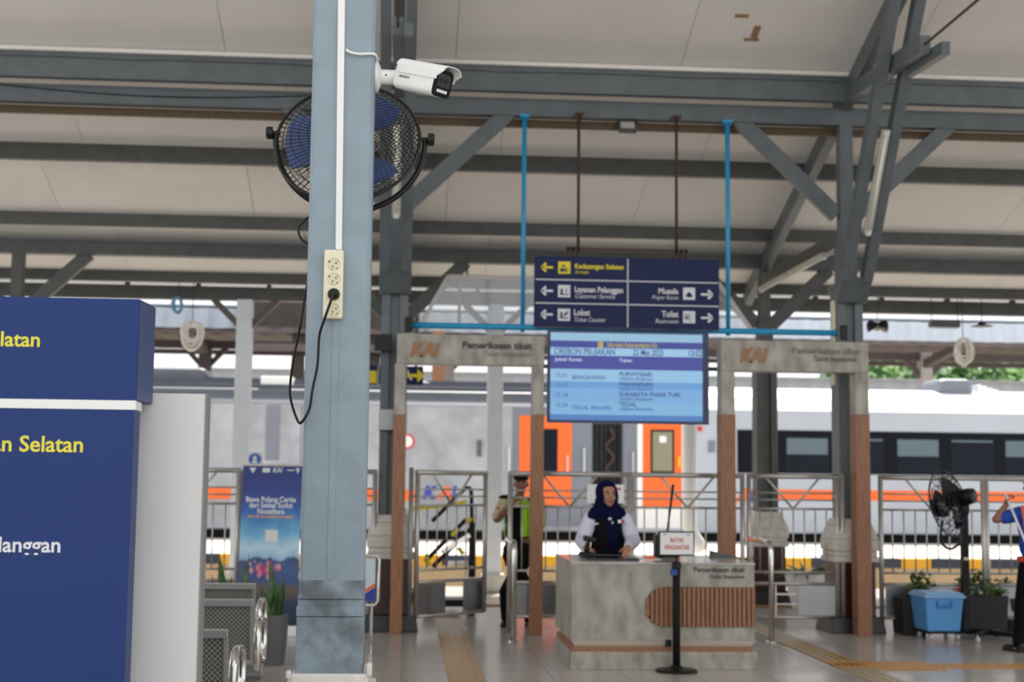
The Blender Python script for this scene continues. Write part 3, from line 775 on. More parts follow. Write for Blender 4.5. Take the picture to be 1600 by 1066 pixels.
# socket strip
c = at(521.5,446,YF); w, h = at(537,446,YF).x-at(506.5,446,YF).x, at(521,392,YF).z-at(521,499,YF).z
t = thing('socket_strip', (c.x, YF-.002, c.z-h/2), 'cream four-way socket strip screwed to the front column', 'socket')
d = .042
MB().box(c.x-w/2,c.x+w/2,YF-d,YF-.001,c.z-h/2,c.z+h/2).build('housing', M['cream'], t, bevel=.008)
for k, py in enumerate((413,436,460,484)):
    z = at(521,py,YF-d).z; x = at(521.5,py,YF-d).x
    R_ = Matrix.Rotation(PI/2,3,'X')
    # a recessed well drawn by a raised lip and a set-back floor
    s = MB().lathe([(.0245,.0012),(.0225,.0012)],(x,YF-d+.001,z),28,R_)
    sock = MB()
    n_ = 28
    vs = []
    for (r, dy) in ((.0265,-.0004),(.0250,-.0014),(.0235,-.0006),(.0228,.0)):
        for q in range(n_): vs.append((x+r*math.cos(2*PI*q/n_), YF-d+dy, z+r*math.sin(2*PI*q/n_)))
    fs = []
    for i in range(3):
        for q in range(n_): fs.append((i*n_+q,i*n_+(q+1)%n_,(i+1)*n_+(q+1)%n_,(i+1)*n_+q))
    so = sock.add(vs, fs).add([(x+.0228*math.cos(2*PI*q/n_), YF-d-.0002, z+.0228*math.sin(2*PI*q/n_)) for q in range(n_)], [tuple(range(n_))]).build('socket', M['cream_in'], t)
    hl = MB()
    for ang in (25, 245): hl.lathe([(.0030,0),(.0030,.0009)],(x+.0095*math.cos(math.radians(ang)),YF-d-.0004,z+.0095*math.sin(math.radians(ang))+.0),10,R_)
    for ang, s_ in ((150,.0034),(40,.002),(-50,.0026),(-110,.002)): hl.lathe([(s_,0),(s_,.0009)],(x+.0200*math.cos(math.radians(ang)),YF-d-.0004,z+.0200*math.sin(math.radians(ang))),8,R_)
    if k != 2: hl.build('pin_holes', M['hole'], so)
# plug and its cord
z = at(521,460,YF-d).z; x = at(521.5,460,YF-d).x
t = thing('power_plug', (x, YF-d, z), 'round black plug in the third socket with its cord looping down and back', 'plug')
Ry = Matrix.Rotation(PI/2,3,'X')
MB().lathe([(.0225,.0012),(.0225,.010),(.020,.016),(.012,.020),(.011,.034),(.008,.038)],(x,YF-d,z),24,Ry).build('plug_body', M['black'], t, smooth=False)
def spline(P, n=8):
    P = [Vector(p) for p in P]; out = []
    for i in range(len(P)-1):
        a = P[max(i-1,0)]; b = P[i]; c = P[i+1]; d_ = P[min(i+2,len(P)-1)]
        for k in range(n):
            u = k/n
            out.append(0.5*((2*b)+(c-a)*u+(2*a-5*b+4*c-d_)*u*u+(3*b-a-3*c+d_)*u**3))
    out.append(P[-1]); return out
cp = [at(521,458,YF-d-.034), at(517,470,YF-d-.04), at(508,496,YF-d-.03), at(499,525,YF-.05), at(496,570,YF-.04), at(488,610,YF-.035), at(483,640,YF-.03), at(470,661,YF-.02), at(463,653,YF+.03), at(455,628,YF+.08), at(453,607,YF+.12), at(458,565,YF+.16), at(466,525,YF+.20), at(471,500,YF+.24), at(478,455,YF+.255), at(486,420,YF+.255)]
MB().tube(spline(cp), .0052, 8).build('cord', M['black'], t, smooth=True)
# cord from the fan making a small loop behind the column
lp = [at(486,336,YF+.255),at(476,345,YF+.27),at(468,354,YF+.27),at(467,366,YF+.27),at(473,376,YF+.26),at(484,382,YF+.255)]
tag(MB().tube(spline(lp), .005, 8).build('fan_cord', M['black'], smooth=True), 'short loop of black cord at the left edge of the front column below the fan', 'cord')

# ------------------------------------------------------------------ surveillance camera
pc = at(588,120,YF+.09)
t = thing('surveillance_camera', (pc.x, pc.y, pc.z), 'white bullet security camera on the right side of the front column', 'camera')
Rx = Matrix.Rotation(PI/2,3,'Y')
xw = X1c
MB().lathe([(.064,0),(.064,.010),(.058,.014),(.048,.018),(.034,.024)],(xw+.001,pc.y,pc.z),28,Rx).build('mount_plate', M['white'], t, smooth=False)
MB().lathe([(.030,.022),(.030,.060),(.029,.061),(.029,.064),(.030,.065),(.030,.092)],(xw,pc.y,pc.z),24,Rx).build('arm', M['white'], t, smooth=False)
MB().ell((xw+.045,pc.y-.0305,pc.z+.0),(.004,.002,.004)).build('screw', M['steel_dark'], t)
ax = V(.70,-.66,-.30).normalized()                    # camera axis
upv = V(0,0,1); sd = ax.cross(upv).normalized(); up = sd.cross(ax).normalized()
Rc = Matrix((ax, -sd, up)).transposed()             # columns: forward, left, up
jc = V(xw+.100, pc.y-.006, pc.z)
MB().ell(jc,(.028,.028,.028)).tube([jc, jc+ax*.03+up*.0], .022, 16).build('ball_joint', M['off_white'], t, smooth=True)
L = .235; HW = .050; HH = .052
bc_ = jc + ax*(.010 + L/2) + up*.004
bd = MB()
def rr_section(hw, hh, c, n=5):
    out = []
    for (sx, sy, a0) in ((1,1,0),(-1,1,90),(-1,-1,180),(1,-1,270)):
        for k in range(n+1):
            a = math.radians(a0+90*k/n); out.append((sx*(hw-c)+c*math.cos(a), sy*(hh-c)+c*math.sin(a)))
    return out
def loft_body(secs, base, R):
    b = MB(); n = len(secs[0][1]); vs = []; fs = []
    for (u, S) in secs:
        for (a, c) in S: vs.append(base + R @ Vector((u, a, c)))
    for i in range(len(secs)-1):
        for k in range(n): fs.append((i*n+k,(i+1)*n+k,(i+1)*n+(k+1)%n,i*n+(k+1)%n))
    fs.append(tuple(range(n))); fs.append(tuple((len(secs)-1)*n+k for k in range(n-1,-1,-1)))
    return b.add(vs, fs)
S1 = rr_section(HW,HH,.022); S0 = rr_section(HW-.014,HH-.014,.02); Sm = rr_section(HW-.004,HH-.004,.022)
body = loft_body([(-L/2,S0),(-L/2+.006,Sm),(-L/2+.016,S1),(L/2,S1)], bc_, Rc).build('housing', M['white'], t, smooth=False)
# sun hood: a shell over the top and the upper sides
hood = MB(); vs = []; fs = []
arc = [(HW+.005,-.0),(HW+.005,.012),(HW+.005,HH-.018),(HW-.006,HH-.002),(HW-.020,HH+.006),(0,HH+.008),(-HW+.020,HH+.006),(-HW+.006,HH-.002),(-HW-.005,HH-.018),(-HW-.005,.012),(-HW-.005,-.0)]
for u in (-L/2+.012, L/2+.042):
    for (a, c) in arc:
        cc = c if (u < 0 or c > .001) else c
        vs.append(bc_ + Rc @ Vector((u - (.030 if (u > 0 and c < .013) else 0) + (.018 if (u<0 and c<.013) else 0), a, cc + .012)))
for (u) in (-L/2+.012, L/2+.042):
    for (a, c) in arc:
        vs.append(bc_ + Rc @ Vector((u - (.030 if (u > 0 and c < .013) else 0)+ (.018 if (u<0 and c<.013) else 0), a*.955, (c+.012)*.955)))
m_ = len(arc)
for k in range(m_-1):
    fs += [(k,k+1,m_+k+1,m_+k),(2*m_+k,3*m_+k,3*m_+k+1,2*m_+k+1),(k,2*m_+k,2*m_+k+1,k+1),(m_+k,m_+k+1,3*m_+k+1,3*m_+k)]
fs += [(0,m_,3*m_,2*m_),(m_-1,2*m_+m_-1,3*m_+m_-1,m_+m_-1)]
hood.add(vs, fs).build('sun_hood', M['white'], t)
face = loft_body([(L/2-.001,rr_section(HW+.001,HH+.001,.022)),(L/2+.004,rr_section(HW+.001,HH+.001,.022)),(L/2+.006,rr_section(HW-.002,HH-.002,.02))], bc_, Rc).build('front_face', M['black_matte'], t)
loft_body([(L/2+.005,rr_section(.036,.026,.004)),(L/2+.0072,rr_section(.036,.026,.004))], bc_+up*.012, Rc).build('lens_window', M['black_gloss'], face)
lens = MB()
for a in (-.012,.014): lens.lathe([(.010,0),(.010,.002),(.006,.0024)], bc_+up*.014+Rc@Vector((L/2+.007,a,0)), 16, Rc@Matrix.Rotation(PI/2,3,'Y'))
lens.build('lens', M['black'], face)
led = MB()
for k in range(5): led.obox(bc_ + Rc@Vector((L/2+.0065,-.024+.012*k,-.030)), Rc, .003,.010,.012)
led.build('light_strip', M['white'], face, bevel=.001)
# maker's name on the side that faces the photographer
cl = bc_ + Rc @ Vector((-.045, -HW-.0006, .002))
# side facing viewer is local -a (to the viewer's side); find its sign
side_n = Rc @ Vector((0,-1,0))
sgn = 1 if side_n.y < 0 else -1
n_ = side_n*sgn
cl = bc_ + Rc @ Vector((-.050, -sgn*(HW+.0006), -.004))
tx_ = ax.copy(); ty_ = n_.cross(tx_).normalized()
if ty_.z < 0: tx_ = -tx_; ty_ = n_.cross(tx_).normalized()
Rt = Matrix((tx_, ty_, n_)).transposed()
text('HIKVISION', .0125, cl, M['ink'], t, align='CENTER', bold=.0003, ext=.0002, rot=Rt.to_euler())
cb = [at(541,78,YF-.012),at(548,82,YF-.014),at(562,84.5,YF-.012),at(578,84,YF-.010),at(587,86,YF+.004),at(588,94,YF+.05),at(587,102,YF+.09)]
tag(MB().tube(spline(cb), .0055, 8).build('camera_cable', M['white'], smooth=True), 'thin white cable from the trunking to the security camera', 'cable')

# ------------------------------------------------------------------ caged fan behind the front column
fc_ = at(543,222,6.12)
t = thing('column_fan', (fc_.x, fc_.y, fc_.z-.34), 'large black caged fan with blue blades behind the front column', 'fan')
Rf = Matrix.Rotation(math.radians(-6),3,'Z') @ Matrix.Rotation(math.radians(90-24),3,'X')   # local z = fan axis
RAD = .315
def fan_cage(center, R, rad, depth, name_m, parent, nrad=64, r=.0018, rings=6):
    for s_, nm in ((1,'front_grille'),(-1,'rear_grille')):
        g = MB()
        for k in range(nrad):
            a0 = 2*PI*k/nrad; pts = []
            for j in range(7):
                q = .16 + .84*j/6; a = a0 + s_*.55*(1-q)
                zz = s_*depth*(1-q**4)
                pts.append(center + R@Vector((rad*q*math.cos(a), rad*q*math.sin(a), zz)))
            g.tube(pts, r, 4)
        for q in [.16+.84*i/rings for i in range(rings)]:
            zz = s_*depth*(1-q**4)
            g.tube([center + R@Vector((rad*q*math.cos(2*PI*i/48), rad*q*math.sin(2*PI*i/48), zz)) for i in range(48)], r*1.15, 4, closed=True)
        g.lathe([(rad*.17,-.003),(rad*.17,.003)], center + R@Vector((0,0,s_*depth)), 20, R)
        g.build(nm, name_m, parent)
    MB().tube([center + R@Vector((rad*math.cos(2*PI*i/64), rad*math.sin(2*PI*i/64), 0)) for i in range(64)], .008, 8, closed=True).build('cage_rim', name_m, parent, smooth=True)
fan_cage(fc_, Rf, RAD, .085, M['wire'], t, nrad=72, r=.0016, rings=7)
def blades(center, R, rad, m, parent, n=3, r0=.06):
    for k in range(n):
        a0 = 2*PI*k/n + .85; b = MB(); vs = []; fs = []
        NJ = 7
        for j in range(NJ):
            q = r0/rad + (.86-r0/rad)*j/(NJ-1); wd = (.45 + .35*math.sin(PI*min(1,q*1.0)))
            for i in range(5):
                u = i/4-.5; a = a0 + wd*u*1.6 + .25*q
                vs.append(center + R@Vector((rad*q*math.cos(a), rad*q*math.sin(a), -.05*u + .012*math.cos(PI*u))))
        nv = len(vs)
        vs += [v + R@Vector((0,0,.004)) for v in vs]
        for j in range(NJ-1):
            for i in range(4):
                a = j*5+i; fs += [(a,a+1,a+6,a+5),(nv+a,nv+a+5,nv+a+6,nv+a+1)]
        b.add(vs, fs).build('blade', m, parent, smooth=True)
blades(fc_, Rf, RAD, M['blade'], t)
MB().lathe([(.03,-.08),(.075,-.075),(.08,.0),(.07,.06),(.03,.075)], fc_+Rf@Vector((0,0,-.06)), 24, Rf).build('motor', M['black'], t, smooth=False)
# U bracket with knobs
pl_, pr_ = at(431,208,6.12), at(664,218,6.12)
ub = [pl_ + V(.005,0,0)]
for k in range(0,13):
    a = PI + PI*k/12
    cx, cz = (pl_.x+pr_.x)/2, (pl_.z+pr_.z)/2 - .02
    ub.append(V(cx + (pr_.x-pl_.x)/2*math.cos(a), 6.12-.02*math.sin(PI*k/12), cz + .315*math.sin(a)))
ub.append(pr_ + V(-.005,0,0))
MB().tube(spline(ub,3), .013, 10).build('bracket', M['black'], t, smooth=True)
for p_, s_ in ((pl_,-1),(pr_,1)):
    kn = MB()
    kn.lathe([(.010,-.02),(.010,.012),(.028,.014),(.028,.036),(.022,.042)], p_, 16, Matrix.Rotation(s_*PI/2,3,'Y'))
    kn.build('knob', M['black'], t)
lowz = (pl_.z+pr_.z)/2-.335
MB().box(Xc-.04,Xc+.04,YF+.24,6.13,lowz-.02,lowz+.02).build('wall_arm', M['black'], t, bevel=.004)

# ------------------------------------------------------------------ blue directory and white panel at the left
YTm = 4.55
xr = at(212,640,YTm).x; ztop = at(100,465,YTm).z
t = thing('directory_totem', (xr-1.2, YTm+.08, 0), 'tall blue directory board with yellow and white lettering, cut by the left edge', 'sign')
xl = xr - 2.4
zm = at(200,627,YTm).z
dpt = .21
MB().prism([(xl,YTm,zm),(xr,YTm,zm),(xr+.012,YTm+dpt,zm),(xl,YTm+dpt,zm)], (0,0,ztop-zm)).build('upper_panel', M['totem'], t, bevel=.002)
MB().prism([(xr+.0005,YTm+.004,zm+.004),(xr+.0125,YTm+dpt,zm+.004),(xr+.0145,YTm+dpt,zm+.004),(xr+.0025,YTm+.004,zm+.004)], (0,0,ztop-zm-.008)).build('edge_panel', M['totem_side'], t)
MB().box(xl,xr-.004,YTm,YTm+.10,.04,zm-.026).build('lower_panel', M['totem'], t, bevel=.002)
MB().box(xl,xr,YTm-.002,YTm+.10,zm-.027,zm+.002).build('white_band', M['white'], t)
MB().box(xl+.02,xr-.02,YTm+.02,YTm+.09,0,.05).build('foot', M['black_base'], t)
MB().ell((at(196,475,YTm).x,YTm-.001,at(196,475,YTm).z),(.003,.002,.003)).build('screw', M['steel_dark'], t)
def tt(s, py, pxr, h, m):
    p_ = at(pxr,py,YTm); text(s, h, (p_.x, YTm-.001, p_.z), m, t, align='RIGHT', bold=.0012, ext=.0008)
tt('Selatan', 532, 64, .066, M['totem_yellow'])
tt('Kedatangan Selatan', 696, 131.5, .070, M['totem_yellow'])
tt('Layanan Pelanggan', 853, 96, .066, M['sign_white'])
YW = 4.78
a, b_ = at(213,840,YW).x, at(314,840,YW).x
w = thing('white_totem', ((a+b_)/2, YW+.1, 0), 'plain white upright board just behind the blue directory', 'board')
MB().box(a-.1,b_,YW,YW+.02,.03,at(270,615,YW).z).build('face_board', M['off_white'], w)
MB().box(b_,b_+.006,YW-.002,YW+.09,.03,at(270,615,YW).z+.001).build('edge_trim', mat('grey_edge_trim', rgb(136,136,134), .5), w)
MB().box(a-.1,b_,YW+.02,YW+.09,.03,at(270,615,YW).z-.001).build('core', M['off_white'], w)
MB().box(a-.1,b_,YW+.01,YW+.10,0,.03).build('foot', M['black_base'], w)
# ------------------------------------------------------------------ overhead direction sign
YS1 = 14.95
a, b_ = at(836,401,YS1), at(1124,514,YS1)
sx0, sx1, sz1, sz0 = a.x, b_.x, at(980,403,YS1).z, at(980,513,YS1).z
t = thing('direction_sign', ((sx0+sx1)/2, YS1+.05, sz0), 'wide navy direction sign with arrows hanging above the departure screen', 'sign')
MB().box(sx0,sx1,YS1,YS1+.10,sz0,sz1).build('panel', M['navy'], t, bevel=.005)
def sX(px): return sx0 + (px-836)/(1124-836)*(sx1-sx0)
H = sz1 - sz0
rows = [sz1 - H*f for f in (1/6+.0, .5, 5/6)]
mk = MB()
for f in (1/3, 2/3): mk.box(sx0+.01,sx1-.01,YS1-.003,YS1,sz1-H*f-.006,sz1-H*f+.006)
mk.box(sX(980.5)-.006,sX(980.5)+.006,YS1-.003,YS1,sz0+.01,sz1-.01)
mk.build('divider_line', M['sign_white'], t)
def arrow(x, z, s, m, d=1):
    b = MB(); y0, y1 = YS1-.004, YS1
    def st(p, q, w): b.bar(V(p[0],YS1-.002,p[1]), V(q[0],YS1-.002,q[1]), .004, w, up=(0,0,1) if abs(q[0]-p[0])>1e-3 else (1,0,0))
    st((x-d*s,z),(x+d*s*.9,z),.024)
    st((x+d*s,z),(x+d*s*.25,z+s*.75),.026); st((x+d*s,z),(x+d*s*.25,z-s*.75),.026)
    return b.build('arrow', m, t)
def picto(x, z, m, kind):
    o = MB().box(x-.066,x+.066,YS1-.003,YS1,z-.066,z+.066).build('pictogram', m, t, bevel=.002)
    d = MB(); y0, y1 = YS1-.005, YS1-.003
    if kind == 'train':
        d.box(x-.045,x-.002,y0,y1,z-.045,z-.008).box(x+.004,x+.024,y0,y1,z-.045,z-.008).box(x+.034,x+.042,y0,y1,z-.045,z-.008)
        d.box(x-.03,x+.012,y0,y1,z+.006,z+.014).prism([(x-.03,y0,z+.02),(x+.014,y0,z+.02),(x-.008,y0,z+.036)],(0,.002,0))
    elif kind == 'service':
        d.prism([(x-.045,y0,z-.04),(x-.012,y0,z-.04),(x-.016,y0,z-.002),(x-.038,y0,z-.002)],(0,.002,0)); d.ell((x-.027,y0+.001,z+.014),(.014,.001,.014))
        d.box(x-.01,x+.045,y0,y1,z-.042,z-.03); d.box(x+.015,x+.030,y0,y1,z-.01,z+.004).box(x+.02,x+.026,y0,y1,z+.008,z+.034)
    elif kind == 'ticket':
        d.prism([(x-.045,y0,z-.04),(x-.012,y0,z-.04),(x-.016,y0,z-.002),(x-.038,y0,z-.002)],(0,.002,0)); d.ell((x-.027,y0+.001,z+.014),(.014,.001,.014))
        d.box(x-.01,x+.045,y0,y1,z-.042,z-.03); d.bar((x+.0,y0+.001,z-.012),(x+.04,y0+.001,z+.03),.002,.02)
    elif kind == 'mosque':
        d.box(x-.036,x+.036,y0,y1,z-.034,z-.014); d.ell((x,y0+.001,z-.014),(.027,.001,.026)); d.box(x-.003,x+.003,y0,y1,z+.01,z+.026)
    else:
        for q in (-.038,-.014): d.box(x+q-.008,x+q+.008,y0,y1,z-.026,z+.010).ell((x+q,y0+.001,z+.022),(.008,.001,.008))
        d.box(x+.008,x+.012,y0,y1,z-.05,z+.05)
    d.build('symbol', M['navy'], o)
for z, m, kd in zip(rows, (M['sign_yellow'],M['sign_white'],M['sign_white']), ('train','service','ticket')):
    arrow(sX(855.5), z+.005, .060, m, -1); picto(sX(881.5), z+.005, m, kd)
for z, kd in zip(rows[1:], ('mosque','toilet')):
    picto(sX(1076.5), z+.005, M['sign_white'], kd); arrow(sX(1104), z+.0, .062, M['sign_white'], 1)
def st(s, size, px, z, m, al, it=False, w=None):
    text(s, size, (sX(px), YS1-.002, z), m, t, align=al, bold=.0 if it else .0022, shear=.25 if it else 0, ext=.001, width=w)
pxm = (sx1-sx0)/288
st('Kedatangan Selatan', .072, 897.5, rows[0]+.022, M['sign_yellow'], 'LEFT', w=76*pxm); st('Arrivals', .058, 897.5, rows[0]-.04, M['sign_yellow'], 'LEFT', True, 22*pxm)
st('Layanan Pelanggan', .085, 897.5, rows[1]+.024, M['sign_white'], 'LEFT', w=75*pxm); st('Customer Service', .066, 897.5, rows[1]-.046, M['sign_white'], 'LEFT', True, 62*pxm)
st('Loket', .092, 896.5, rows[2]+.03, M['sign_white'], 'LEFT', w=25*pxm); st('Ticket Counter', .066, 896.5, rows[2]-.046, M['sign_white'], 'LEFT', True, 49*pxm)
st('Musala', .085, 1059.5, rows[1]+.026, M['sign_white'], 'RIGHT', w=31*pxm); st('Prayer Room', .062, 1059.5, rows[1]-.042, M['sign_white'], 'RIGHT', True, 41*pxm)
st('Toilet', .092, 1059.5, rows[2]+.03, M['sign_white'], 'RIGHT', w=26*pxm); st('Restroom', .066, 1059.5, rows[2]-.046, M['sign_white'], 'RIGHT', True, 36*pxm)
# rusty hanger frame and rods
zb = at(980,391,YS1).z
hg = thing('sign_hanger', ((sx0+sx1)/2, Y1, zb), 'rusty steel frame and two rods holding the navy direction sign', 'hanger')
xa, xb = at(888,390,YS1).x, at(1073,393,YS1).x
MB().box(xa,xb,YS1+.02,YS1+.07,zb-.012,zb+.02).build('crossbar', M['rust'], hg)
for x in (xa+.055, xb-.055):
    f = MB()
    for q in (-.055,0,.055): f.box(x+q-.012,x+q+.012,YS1+.01,YS1+.08,sz1-.005,zb+.02)
    f.box(x-.065,x+.065,YS1+.01,YS1+.08,zb-.02,zb+.025).build('clamp', M['rust'], hg)
for px in (902,1054):
    x = at(px,300,Y1-.1).x
    MB().tube([(x,YS1+.045,zb),(x,YS1+.045,5.54)],.017,8).build('rod', M['rust'], hg, smooth=True)
    MB().cbox((x,YS1+.05,zb+.06),.03,.03,.10).build('turnbuckle', M['rust'], hg)
    MB().box(x-.05,x+.05,YS1+.0,Y1,5.515,5.535).build('beam_plate', M['rust'], hg)
# blue pipe frame
YP = 15.14
def pz(py): return at(980,py,YP).z
pf = thing('pipe_frame', (at(980,515,YP).x, YP, pz(577)), 'bright blue pipe frame hanging from the roof beam around the screen', 'pipe frame')
for px in (818,1137):
    x = at(px,350,YP).x
    MB().tube([(x,YP,5.54),(x,YP,pz(522))],.025,10).build('upright', M['pipe_blue'], pf, smooth=True)
    MB().box(x-.05,x+.05,YP-.05,YP+.1,5.51,5.54).build('flange', M['pipe_blue'], pf)
MB().tube([(at(636,510,YP).x,YP-.03,pz(515)),(at(1320,520,YP).x,YP-.03,pz(515))],.033,10).build('crossbar', M['pipe_blue'], pf, smooth=True)
MB().tube([(at(846,575,YP).x,YP-.02,pz(575)),(at(1130,575,YP).x,YP-.02,pz(575))],.022,8).build('crossbar', mat('dark_teal_pipe', rgb(22,92,110), .4), pf, smooth=True)
for px, s in ((640,1),(1316,1)):
    x = at(px,514,YP).x
    MB().box(x-.05,x+.03,YP-.10,YP+.10,pz(515)-.08,pz(515)+.08).build('end_clamp', M['black'], pf, bevel=.01)

# ------------------------------------------------------------------ departure screen
YV = 14.90
a, b_ = at(856,517,YV), at(1108,663,YV)
vx0, vx1, vz1, vz0 = a.x, b_.x, at(980,517,YV).z, at(980,662,YV).z
t = thing('departure_screen', ((vx0+vx1)/2, YV+.04, vz0), 'large departure screen with pale blue timetable rows under the navy sign', 'screen')
MB().box(vx0,vx1,YV,YV+.07,vz0,vz1).build('casing', mat('screen_casing', rgb(34,52,96), .25), t, bevel=.006)
for x in (vx0+.35, vx1-.35): MB().box(x-.04,x+.04,YV+.07,YP-.0,vz1-.14,vz1-.02).build('mount_arm', M['black'], t)
def emit(name, col, s=1.0):
    m, nt, b = nmat(name); b.inputs['Base Color'].default_value = (0.02,0.02,0.02,1); b.inputs['Roughness'].default_value = 0.08
    b.inputs['Emission Color'].default_value = col; b.inputs['Emission Strength'].default_value = s; return m
m, nt, b = nmat('screen_rows')
tc = nt.nodes.new('ShaderNodeTexCoord'); sp_ = nt.nodes.new('ShaderNodeSeparateXYZ'); nt.links.new(tc.outputs['Generated'], sp_.inputs[0])
cr = nt.nodes.new('ShaderNodeValToRGB'); cr.color_ramp.interpolation = 'CONSTANT'
e = cr.color_ramp.elements
stops = [(0,(74,128,196)),(.06,(128,184,226)),(.20,(122,176,226)),(.36,(104,160,218)),(.44,(150,198,234)),(.58,(58,66,156)),(.735,(160,204,236)),(.825,(50,62,150)),(.905,(150,194,224))]
e[0].position = 0; e[0].color = rgb(*stops[0][1]); e[1].position = stops[1][0]; e[1].color = rgb(*stops[1][1])
for p_, c_ in stops[2:]:
    q = e.new(p_); q.color = rgb(*c_)
nt.links.new(sp_.outputs['Z'], cr.inputs['Fac']); nt.links.new(cr.outputs['Color'], b.inputs['Emission Color'])
b.inputs['Emission Strength'].default_value = .85; b.inputs['Base Color'].default_value = (.01,.01,.01,1); b.inputs['Roughness'].default_value = .05
sw, shh = vx1-vx0, vz1-vz0
gx0, gx1, gz0, gz1 = vx0+.03, vx1-.07, vz0+.03, vz1-.03
scr = MB().box(gx0,gx1,YV-.004,YV,gz0,gz1).build('display', m, t)
gw, gh = gx1-gx0, gz1-gz0
def vt(s, u, v, size, m, al='LEFT', w=None, bold=.0015): text(s, size, (gx0+gw*u, YV-.005, gz0+gh*v), m, scr, align=al, bold=bold, ext=.0006, width=w)
EB = emit('screen_ink_blue', rgb(36,70,140), .8); EP = emit('screen_ink_pale', rgb(70,110,180), .8); EY = emit('screen_ink_gold', rgb(190,172,90), .8); EW = emit('screen_ink_white', rgb(190,205,235), .8)
MB().box(gx0+gw*.31,gx0+gw*.345,YV-.006,YV-.004,gz0+gh*.83,gz0+gh*.90).build('yellow_logo_block', EY, scr)
vt('Informasi Keberangkatan KA', .37, .865, .075, EY, w=gw*.33)
vt('CIREBON PRUJAKAN', .02, .78, .095, EB, w=gw*.40); vt('22 Mei 2025', .54, .78, .095, EB, w=gw*.20); vt('13:02', .90, .78, .095, EB, w=gw*.09)
vt('Jadwal', .03, .69, .05, EW); vt('Kereta', .12, .69, .05, EW); vt('Tujuan', .45, .69, .05, EW)
for k, (tm_, nm, ds) in enumerate((('12.21','BENGAWAN','PURWOSARI'),('13.13','','PASARSENEN'),('17.18','','SURABAYA PASAR TURI'),('13.34','TEGAL BAHARI','TEGAL'))):
    v = .53 - .115*k
    vt(tm_, .03, v-.02, .062, EP)
    if nm: vt(nm, .14, v-.045, .062, EP)
    vt(ds, .45, v, .062, EB)
    vt('CIREBON PRUJAKAN', .45, v-.055, .042, EP, w=gw*.22)
# ------------------------------------------------------------------ acrylic screen above the left gate
YA = 18.55
pts = [(700,433),(1122,440),(1176,516),(656,512)]
P4 = [at(px,py,YA) for px,py in pts]
zt = (P4[0].z+P4[1].z)/2; P4[0].z = P4[1].z = zt; zb_ = (P4[2].z+P4[3].z)/2; P4[2].z = P4[3].z = zb_
ac_ = thing('acrylic_screen', ((P4[0].x+P4[1].x)/2, YA, zb_), 'clear acrylic panel with slanted sides hanging behind the sign', 'panel')
MB().prism(P4, (0,.008,0)).build('sheet', M['acrylic'], ac_)
fr = M['canopy_white']
for p_, q_ in ((P4[0],P4[1]),(P4[1],P4[2]),(P4[2],P4[3]),(P4[3],P4[0])):
    MB().bar(p_, q_, .05, .04, up=(0,1,0)).build('frame_bar', fr, ac_)
for px in (718, 912, 1105):
    x = at(px,470,YA).x; MB().box(x-.02,x+.02,YA-.02,YA+.03,zb_,zt).build('mullion', fr, ac_)
for px in (730, 1095):
    x = at(px,440,YA).x; MB().tube([(x,YA,zt),(x,YA+.1,4.37)],.012,6).build('hanger', M['rust'], ac_)

# ------------------------------------------------------------------ ticket gates
YG1 = 14.66
def gate(pxl, pxr, pyt, pyb, ppl, ppr, label, lettering):
    d = .22
    x0, x1 = at(pxl,560,YG1).x, at(pxr,560,YG1).x
    zt, zb = at((pxl+pxr)/2,pyt,YG1).z, at((pxl+pxr)/2,pyb,YG1).z
    t = thing('ticket_gate', ((x0+x1)/2, YG1+d/2, 0), label, 'gate', 'tall ticket gates')
    MB().box(x0,x1,YG1,YG1+d,zb,zt).build('header', M['concrete'], t, bevel=.006)
    for (pa, pb) in (ppl, ppr):
        a, b_ = at(pa,800,YG1).x, at(pb,800,YG1).x
        zs = at((pa+pb)/2,648,YG1).z
        MB().box(a+.005,b_-.005,YG1+.005,YG1+d-.005,zs,zb).build('post_upper', M['concrete'], t, bevel=.004)
        po = MB().box(a+.012,b_-.012,YG1+.012,YG1+d-.012,0,zs).build('post_core', M['wood_dark'], t)
        MB().box(a+.0,b_,YG1,YG1+.016,0,zs).build('face_plank', M['wood'], po, bevel=.003)
        for k in range(4):
            y = YG1 + .022 + k*.049
            for xs_ in ((a, a+.014), (b_-.014, b_)):
                MB().box(xs_[0],xs_[1],y,y+.036,0,zs).build('slat', M['wood'], po, bevel=.003)
    def L(px, py): p_ = at(px,py,YG1); return (p_.x, YG1-.004, p_.z)
    s = at(800,600,YG1).x - at(799,600,YG1).x
    for (body, px, py, h, m_, al, w, it) in lettering:
        text(body, h, L(px,py), m_, t, align=al, bold=.009 if it == 2 else (.003 if it == 0 else 0), shear=.25 if it else 0, ext=.006 if it == 2 else .002, width=w*s)
    return t
gate(620,851,523,570,(612,631),(830,849),'left ticket gate with a weathered concrete header and brown wooden posts',
     [('KAI',640,547,.20,M['logo_wood'],'LEFT',48,2),('Pemeriksaan tiket',831,541.5,.098,M['ink'],'RIGHT',109,0),('Ticket Inspection',831,554.5,.082,M['ink_light'],'RIGHT',77,1)])
gate(1127,1357,533,581,(1127,1150),(1339,1361),'right ticket gate in front of a grey column with faded lettering',
     [('KAI',1156,556,.20,M['logo_wood'],'LEFT',45,2),('Pemeriksaan tiket',1345,550,.090,M['ink_light'],'RIGHT',112,0),('Ticket Inspection',1338,562,.080,M['ink'],'RIGHT',70,1)])

